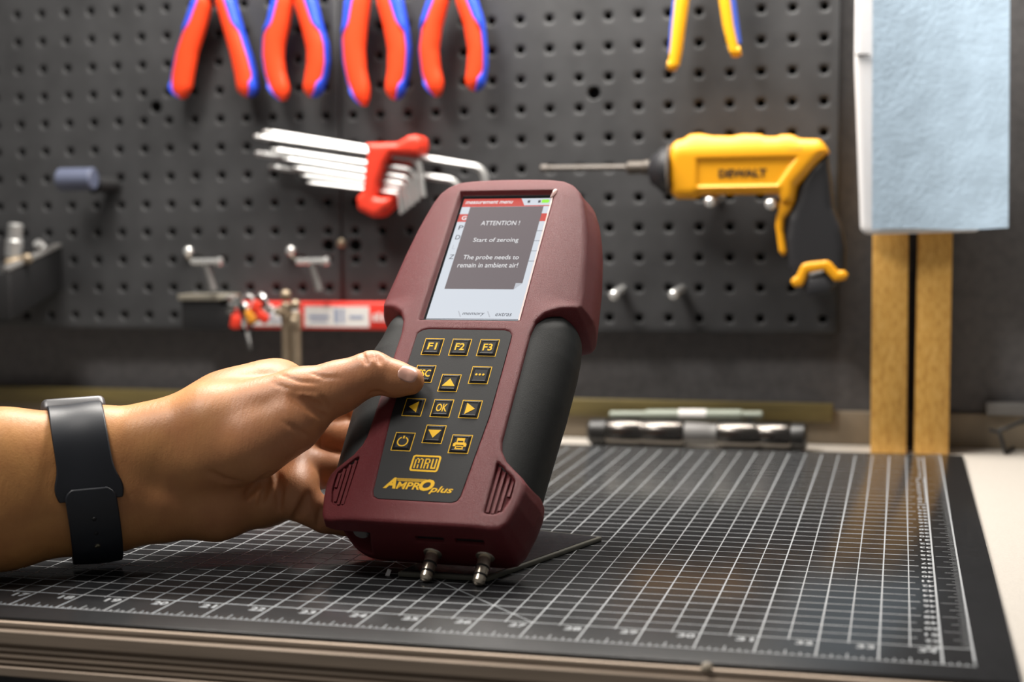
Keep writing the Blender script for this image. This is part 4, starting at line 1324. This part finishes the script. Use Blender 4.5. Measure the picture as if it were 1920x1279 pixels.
# white board and the blue towel draped before it
t = thing('white_panel_board', 'white board with rounded lower corner hanging behind the blue towel', 'board', (33.8, 22.7, 6.7))
wb = [(31.86, 16.5), (31.84, 12.0), (32.06, 6.95), (32.14, 6.80), (32.3, 6.74), (35.45, 6.80), (35.62, 6.9), (35.6, 16.5)]
pillow('board_sheet', wb, 22.62, 0.16, 0.16, MAT['white'], t, 0.06)
MB().tube([(31.90, 22.42, 12.22), (32.30, 22.40, 12.20)], 0.035, 8).build('clip_wire', MAT['dark'], t, smooth=60)
mb = MB()
NX, NZ = 28, 60
vs = []
for side in (0, 1):
    for k in range(NZ + 1):
        z = 16.4 + (6.9 - 16.4) * k / NZ
        for i in range(NX + 1):
            f = i / NX
            x = 32.36 + 0.06 * (16.4 - z) / 9.5 + f * (3.92 + 0.03 * (16.4 - z) / 9.5)
            y = 22.14 + 0.20 * math.sin(PI * f) + 0.012 * math.sin(z * 0.7 + f * 3)
            zz = z + (0.03 * math.sin(f * 7) if k == NZ else 0)
            vs.append((x, y + (0.11 if side else 0), zz))
K = (NX + 1) * (NZ + 1)
fs = []
for k in range(NZ):
    for i in range(NX):
        a = k * (NX + 1) + i
        fs.append((a, a + NX + 1, a + NX + 2, a + 1))
        fs.append((a + K, a + 1 + K, a + NX + 2 + K, a + NX + 1 + K))
bd = [i for i in range(NX + 1)] + [k * (NX + 1) + NX for k in range(1, NZ + 1)] + [NZ * (NX + 1) + i for i in range(NX - 1, -1, -1)] + [k * (NX + 1) for k in range(NZ - 1, 0, -1)]
for a, b in zip(bd, bd[1:] + bd[:1]):
    fs.append((a, b, b + K, a + K))
tag(mb.add(vs, fs).build('blue_towel', MAT['towel'], smooth=60, origin=(34.3, 22.2, 6.9)), 'pale blue shop towel sheet hanging in front of the white board', 'towel')
# cable and small grey box at the right end of the wall
tag(MB().tube([(37.6, 23.8, 1.25), (37.02, 23.75, 0.94), (36.55, 23.65, 0.73), (36.3, 23.6, 0.64), (36.33, 23.55, 0.45), (36.40, 23.5, 0.25), (36.46, 23.5, -0.02), (36.52, 23.9, -0.06), (36.8, 24.7, -0.06)], 0.06, 10).build('power_cable', MAT['cable'], smooth=60, origin=(36.5, 23.4, -0.12)),
    'black cable looping down to the bench right of the planks', 'cable')
tag(MB().tube([(36.0, 23.62, 0.66), (36.16, 23.6, 0.62), (36.33, 23.58, 0.55)], 0.055, 10).build('cable_clip', MAT['cable'], smooth=60, origin=(36.16, 23.6, 0.6)), 'short black clip stub at the bend of the black cable', 'clip')
tag(MB().box(35.95, 24.55, 0.98, 39.5, 25.06, 1.38).build('grey_ledge', MAT['greybox'], smooth=0, bevel=0.04, origin=(37.5, 24.8, 0.98)), 'low grey metal box on the baseboard right of the planks', 'box')

# ================================================================== the hand and forearm
HJ = {
  'fa0a': (11.901,-0.019,2.578,1.15),
  'fa0b': (11.913,-0.105,1.436,1.15),
  'fa1a': (15.515,2.068,2.399,1.0),
  'fa1b': (15.526,1.988,1.344,1.0),
  'fa2a': (17.149,3.233,2.461,0.87),
  'fa2b': (17.160,3.150,1.370,0.86),
  'wr_a': (18.189,3.824,2.517,0.79),
  'wr_b': (18.201,3.736,1.348,0.77),
  'mc1': (19.297,4.093,2.850,0.9),
  'th_mcp': (21.086,4.614,3.439,0.69),
  'th_mid': (21.812,4.828,3.712,0.545),
  'th_ip': (22.523,5.020,4.021,0.455),
  'th_pad': (23.010,5.149,3.881,0.385),
  'th_tip': (23.309,5.174,3.850,0.31),
  'tn0': (18.784,3.851,2.168,0.8),
  'tn1': (20.190,4.000,2.617,0.8),
  'tn2': (20.973,4.292,3.024,0.68),
  'tn3': (21.309,4.438,3.081,0.42),
  'back0': (18.231,4.443,2.324,0.78),
  'back1': (19.157,5.159,3.031,0.86),
  'ix_mcp': (19.993,5.933,3.454,0.72),
  'fl0': (19.047,4.604,2.936,0.85),
  'fl1': (19.961,5.352,3.423,0.72),
  'md0': (18.494,4.891,1.854,0.75),
  'md_k': (19.919,6.265,2.646,0.62),
  'rg_k': (19.933,5.905,1.977,0.62),
  'pk_k': (19.961,5.245,1.399,0.62),
  'hy0': (18.340,3.826,1.360,0.74),
  'hy1': (19.233,4.261,1.246,0.745),
  'hy2': (20.053,4.900,1.323,0.62),
  'pk_m': (20.754,4.887,1.433,0.53),
  'ix1': (20.299,6.308,3.226,0.5),
  'ix2': (21.139,7.074,2.875,0.43),
  'ix3': (22.145,7.867,2.961,0.41),
  'ix4': (23.080,8.179,3.118,0.36),
  'm1': (20.673,6.292,2.421,0.44),
  'pad1': (20.356,5.888,2.303,0.44),
  'pad2': (20.688,5.196,1.621,0.49),
  'm2': (21.214,6.692,2.380,0.42),
  'm3': (22.208,7.473,2.359,0.4),
  'm4': (23.238,7.650,2.448,0.35),
  'r1': (20.835,5.716,1.798,0.44),
  'r2': (21.329,6.201,1.688,0.39),
  'r3': (22.382,6.945,1.651,0.38),
  'r4': (23.339,7.103,1.754,0.33),
  'p1': (20.840,4.794,1.280,0.42),
  'p2': (21.393,5.067,0.904,0.365),
  'p3': (22.270,5.643,0.641,0.34),
  'p4': (22.949,5.981,0.674,0.3),
}


def J(k):
    return np.array(HJ[k][:3]), HJ[k][3]


class Field:
    """distance field of the arm, smooth union of tapered bones; evaluated on boxes or on point lists"""

    def __init__(s):
        s.ops = []

    def bone(s, a, b, k, grp=0, op='add'):
        (pa, ra), (pb, rb) = J(a) if isinstance(a, str) else a, J(b) if isinstance(b, str) else b
        s.ops.append((op, np.array(pa), np.array(pb), ra, rb, k, grp))

    def evaluate(s, pts, lo=None, h=None):
        d = np.full(pts.shape[:-1], 9.0, np.float32)
        for op, a, b, ra, rb, k, grp in s.ops:
            r = max(ra, rb) + k + 0.35
            if lo is not None:
                i0 = np.maximum(((np.minimum(a, b) - r - lo) / h).astype(int), 0)
                i1 = np.minimum(((np.maximum(a, b) + r - lo) / h).astype(int) + 2, d.shape)
                if (i1 <= i0).any():
                    continue
                sl = tuple(slice(p, q) for p, q in zip(i0, i1))
            else:
                sl = Ellipsis
            q = sd_cone(pts[sl], a, b, ra, rb)
            if op == 'add':
                d[sl] = smin(d[sl], q, k)
            else:
                d[sl] = smax(d[sl], -q, k)
        return d


FA = Field()
B = FA.bone
B('fa0a', 'fa1a', 0.5)
B('fa0b', 'fa1b', 0.9)
B('fa1a', 'fa2a', 0.4)
B('fa1b', 'fa2b', 0.9)
B('fa2a', 'wr_a', 0.4)
B('fa2b', 'wr_b', 0.9)
B('wr_b', 'hy0', 0.3)
B('hy0', 'hy1', 0.35)
B('hy1', 'hy2', 0.30)
B('hy2', 'pk_m', 0.25)
B('wr_a', 'back0', 0.5)
B('back0', 'back1', 0.4)
B('back1', 'ix_mcp', 0.35)
B('fl0', 'fl1', 0.5)
B('back0', 'md0', 0.4)
B('md0', 'md_k', 0.35)
B('md0', 'rg_k', 0.35)
B('md0', 'pk_k', 0.35)
B('md_k', 'pad1', 0.3)
B('pad1', 'pad2', 0.2)
B('md_k', 'm1', 0.15)
B('rg_k', 'r1', 0.12)
# fingers, with tight creases between them
for f in ('ix', 'm', 'r', 'p'):
    for i in (1, 2, 3):
        B(f'{f}{i}', f'{f}{i + 1}', 0.13 if i == 1 else 0.05)
# thumb and the ball of the thumb
B('wr_a', 'mc1', 0.45)
B('mc1', 'th_mcp', 0.22)
B('tn0', 'tn1', 0.24)
B('tn1', 'tn2', 0.10)
B('tn2', 'tn3', 0.10)
B('th_mcp', 'th_mid', 0.20)
B('th_mid', 'th_ip', 0.15)
B('th_ip', 'th_pad', 0.10)
B('th_pad', 'th_tip', 0.08)


def hit(o, d, off=0.0, tmax=6.0):
    """first point along o + t d where the arm surface (grown by off) is met"""
    t = np.zeros(len(o))
    for _ in range(70):
        v = FA.evaluate(o + d * t[:, None]) - off
        t = np.minimum(t + np.clip(v, -0.05, 0.4) * 0.8, tmax)
    return o + d * t[:, None]


# skin folds: fine channels pressed into the surface
FOLDS = [
    (0.035, 0.06, [(23.007, 3.193, 4.619), (23.059, 3.197, 4.492), (23.111, 3.201, 4.366)]),
    (0.035, 0.06, [(23.292, 3.269, 4.616), (23.334, 3.270, 4.490), (23.356, 3.266, 4.363)]),
    (0.025, 0.05, [(23.150, 3.232, 4.628), (23.202, 3.232, 4.449)]),
    (0.05, 0.12, [(21.650, 2.768, 3.791), (22.009, 2.843, 3.536), (22.338, 2.913, 3.312)]),
    (0.04, 0.08, [(21.864, 2.821, 3.737), (22.110, 2.876, 3.608), (22.335, 2.929, 3.522)]),
    (0.03, 0.06, [(22.211, 2.915, 3.765), (22.335, 2.935, 3.606), (22.397, 2.939, 3.448)]),
    (0.03, 0.06, [(21.502, 2.688, 3.267), (21.861, 2.765, 3.032), (22.117, 2.824, 2.925)]),
    (0.03, 0.14, [(20.824, 2.391, 1.781), (20.985, 2.450, 1.990), (21.167, 2.514, 2.188)]),
    (0.035, 0.12, [(21.091, 2.451, 1.642), (21.179, 2.499, 1.956), (21.238, 2.537, 2.239)]),
    (0.06, 0.1, [(21.400, 2.586, 2.322), (21.455, 2.572, 1.954), (21.439, 2.531, 1.481)]),
    (0.06, 0.1, [(21.996, 2.707, 1.843), (21.887, 2.653, 1.529), (21.706, 2.585, 1.268)]),
    (0.018, 0.12, [(20.106, 2.240, 2.282), (20.393, 2.303, 2.122), (20.720, 2.386, 2.066)]),
    (0.035, 0.06, [(22.233, 2.747, 1.557), (22.215, 2.728, 1.368), (22.186, 2.704, 1.158)]),
    (0.03, 0.06, [(22.237, 2.874, 3.155), (22.260, 2.863, 2.944), (22.242, 2.842, 2.734)]),
    (0.03, 0.05, [(22.620, 3.008, 3.572), (22.775, 3.037, 3.412), (22.827, 3.038, 3.254)]),
    (0.03, 0.06, [(23.433, 3.242, 3.795), (23.290, 3.205, 3.817), (23.158, 3.169, 3.798)]),
    (0.02, 0.05, [(21.391, 2.732, 4.214), (21.800, 2.828, 4.053), (22.208, 2.934, 4.017)]),
    (0.02, 0.05, [(21.291, 2.691, 4.026), (21.751, 2.801, 3.864), (22.210, 2.920, 3.838)]),
    (0.02, 0.05, [(22.053, 2.908, 4.208), (22.309, 2.969, 4.121), (22.615, 3.050, 4.118)]),
]
eye = np.array(CAM)
cut = []
for r_, k_, line in FOLDS:
    q = np.array(line)
    n_seg = 5
    q = np.concatenate([q[i] + (q[i + 1] - q[i]) * np.linspace(0, 1, n_seg, endpoint=False)[:, None] for i in range(len(q) - 1)] + [q[-1:]])
    dd = q - eye
    dd /= np.linalg.norm(dd, axis=1)[:, None]
    s_ = hit(q, dd)
    for i in range(len(s_) - 1):
        if np.linalg.norm(s_[i] - s_[i + 1]) < 0.6:
            f0, f1 = i / (len(s_) - 1), (i + 1) / (len(s_) - 1)
            w0, w1 = math.sin(PI * (0.08 + 0.84 * f0)), math.sin(PI * (0.08 + 0.84 * f1))
            cut.append((s_[i], r_ * w0, s_[i + 1], r_ * w1, k_))
for a, ra, b, rb, k_ in cut:
    B((a, ra), (b, rb), k_, op='sub')
hlo = np.array([9.4, -1.6, -0.2])
hh_ = 0.042
hn = (np.array([23.9, 8.9, 4.9]) - hlo) / hh_
gxs = [hlo[i] + hh_ * np.arange(int(hn[i])) for i in range(3)]
PTS = np.stack(np.meshgrid(*gxs, indexing='ij'), -1).astype(np.float32)
FH = FA.evaluate(PTS, hlo, hh_)
P, Q = surf_nets(FH, hlo, hh_)
# one light smoothing pass keeps the folds but removes the grid
for it in range(2):
    acc = np.zeros_like(P)
    cn = np.zeros(len(P))
    for a, b in ((0, 1), (1, 2), (2, 3), (3, 0)):
        np.add.at(acc, Q[:, a], P[Q[:, b]])
        np.add.at(acc, Q[:, b], P[Q[:, a]])
        np.add.at(cn, Q[:, a], 1)
        np.add.at(cn, Q[:, b], 1)
    P = P * 0.5 + acc / cn[:, None] * 0.5
del FH, PTS
person = np_object('person', P, Q, MAT['skin'], None, (18.2, 3.8, 1.9))
tag(person, 'tan left forearm and hand gripping the maroon analyzer, thumb on its keypad', 'person')


# thumb nail: a thin plate following the thumb tip
fw = np.array(R_FWD)
rt, up = np.array(R_RIGHT), -np.array(R_DOWN)
nc = np.array((23.356, 4.91, 4.004))
vs, fs = [], []
NR, NA = 6, 28
ca, sa = math.cos(-0.38), math.sin(-0.38)
oo = [nc]
for r in range(1, NR + 1):
    for a in range(NA):
        t = 2 * PI * a / NA
        ex = 2.6
        x = math.copysign(abs(math.cos(t)) ** (2 / ex), math.cos(t)) * 0.225 * r / NR
        y = math.copysign(abs(math.sin(t)) ** (2 / ex), math.sin(t)) * 0.165 * r / NR
        oo.append(nc + rt * (x * ca - y * sa) + up * (x * sa + y * ca))
oo = np.array(oo)
pts = hit(oo, np.tile(fw, (len(oo), 1)), 0.010)
pts[1 + (NR - 1) * NA:] += fw * 0.03          # the rim sinks into the skin
fs = [(0, 1 + a, 1 + (a + 1) % NA) for a in range(NA)]
for r in range(NR - 1):
    for a in range(NA):
        b = (a + 1) % NA
        fs.append((1 + r * NA + a, 1 + (r + 1) * NA + a, 1 + (r + 1) * NA + b, 1 + r * NA + b))
MB().add([tuple(p) for p in pts], fs).build('thumb_nail', MAT['nail'], person, smooth=80)

# ------------------------------------------------------------------ wrist watch
AX = Vector((0.826, 0.562, 0.03)).normalized()
WUP = (Vector((0, 0, 1)) - AX * AX.z).normalized()
WFR = WUP.cross(AX).normalized()
if WFR.y > 0:
    WFR = -WFR
WC = Vector((16.89, 3.02, 1.91))
watch = thing('wrist_watch', 'dark navy smart watch with a rubber strap worn on the tan wrist', 'watch', WC)


def ring_pts(th, s, off):
    o = WC + AX * s
    d = WUP * math.cos(th) + WFR * math.sin(th)
    # march inwards from outside
    return np.array(o + d * 2.2), -np.array(d)


def strap(name, t0, t1, nt, half, centre, off, thick, mat, lip=0.0):
    ns = 8
    rows = []
    for k in range(nt + 1):
        th = t0 + (t1 - t0) * k / nt
        hw = half(th)
        for i in range(ns + 1):
            s = centre(th) + hw * (2 * i / ns - 1)
            rows.append(ring_pts(th, s, 0))
    o = np.array([r[0] for r in rows])
    d = np.array([r[1] for r in rows])
    inner = hit(o, d, off)
    outer = inner - d * thick
    # keep the outside of the band straight across its width, like a stiff strap
    vs = [tuple(p) for p in outer] + [tuple(p) for p in inner]
    K = len(outer)
    fs = []
    for k in range(nt):
        for i in range(ns):
            a = k * (ns + 1) + i
            fs.append((a, a + 1, a + ns + 2, a + ns + 1))
            fs.append((a + K, a + ns + 1 + K, a + ns + 2 + K, a + 1 + K))
    bd = [i for i in range(ns + 1)] + [k * (ns + 1) + ns for k in range(1, nt + 1)] + [nt * (ns + 1) + i for i in range(ns - 1, -1, -1)] + [k * (ns + 1) for k in range(nt - 1, 0, -1)]
    for a, b in zip(bd, bd[1:] + bd[:1]):
        fs.append((a, a + K, b + K, b))
    mb = MB().add(vs, fs)
    ob = mb.build(name, MAT[mat], watch, smooth=50, bevel=0.03)
    return ob


cen = lambda th: -0.13 * math.cos(th)
flare = lambda th: 0.545 + 0.125 * math.exp(-((th - 1.60) / 0.26) ** 2)
strap('upper_strap', -1.0, 1.78, 40, flare, cen, 0.015, 0.075, 'strap')
rnd = lambda th: 0.50 * (1 - 0.35 * max(0, (1.72 - th) / 0.16) ** 2)
strap('lower_strap', 1.57, 3.9, 36, rnd, cen, 0.095, 0.060, 'strap')
for th, mt_, nm, r in ((2.02, 'oring', 'strap_hole', 0.045), (2.22, 'oring', 'strap_hole', 0.045), (2.42, 'pin', 'strap_pin', 0.06)):
    o, d_ = ring_pts(th, cen(th), 0)
    p = hit(np.array([o]), np.array([d_]), 0.155)[0]
    MB().lathe([(-0.03, r), (0.004, r), (0.012, r * 0.8), (0.014, 0.01)], Vector(p), -Vector(d_), 16).build(nm, MAT[mt_], watch, smooth=50)
th = -0.86
o, d_ = ring_pts(th, 0.0, 0)
p = Vector(hit(np.array([o]), np.array([d_]), 0.02)[0])
u_ = -Vector(d_)
tn = AX.cross(u_).normalized()
pts8 = []
for dz in (0.0, 0.40):
    for (sa_, sb_) in ((-1, -1), (1, -1), (1, 1), (-1, 1)):
        pts8.append(p + AX * (sa_ * 0.66 + cen(0.3)) + tn * (sb_ * 0.80) + u_ * dz)
cs = MB().hexa(pts8)
if (pts8[1] - pts8[0]).cross(pts8[3] - pts8[0]).dot(u_) < 0:
    cs.f = [f[::-1] for f in cs.f]
cs.build('case', MAT['case'], watch, smooth=0, bevel=0.14, bseg=4)
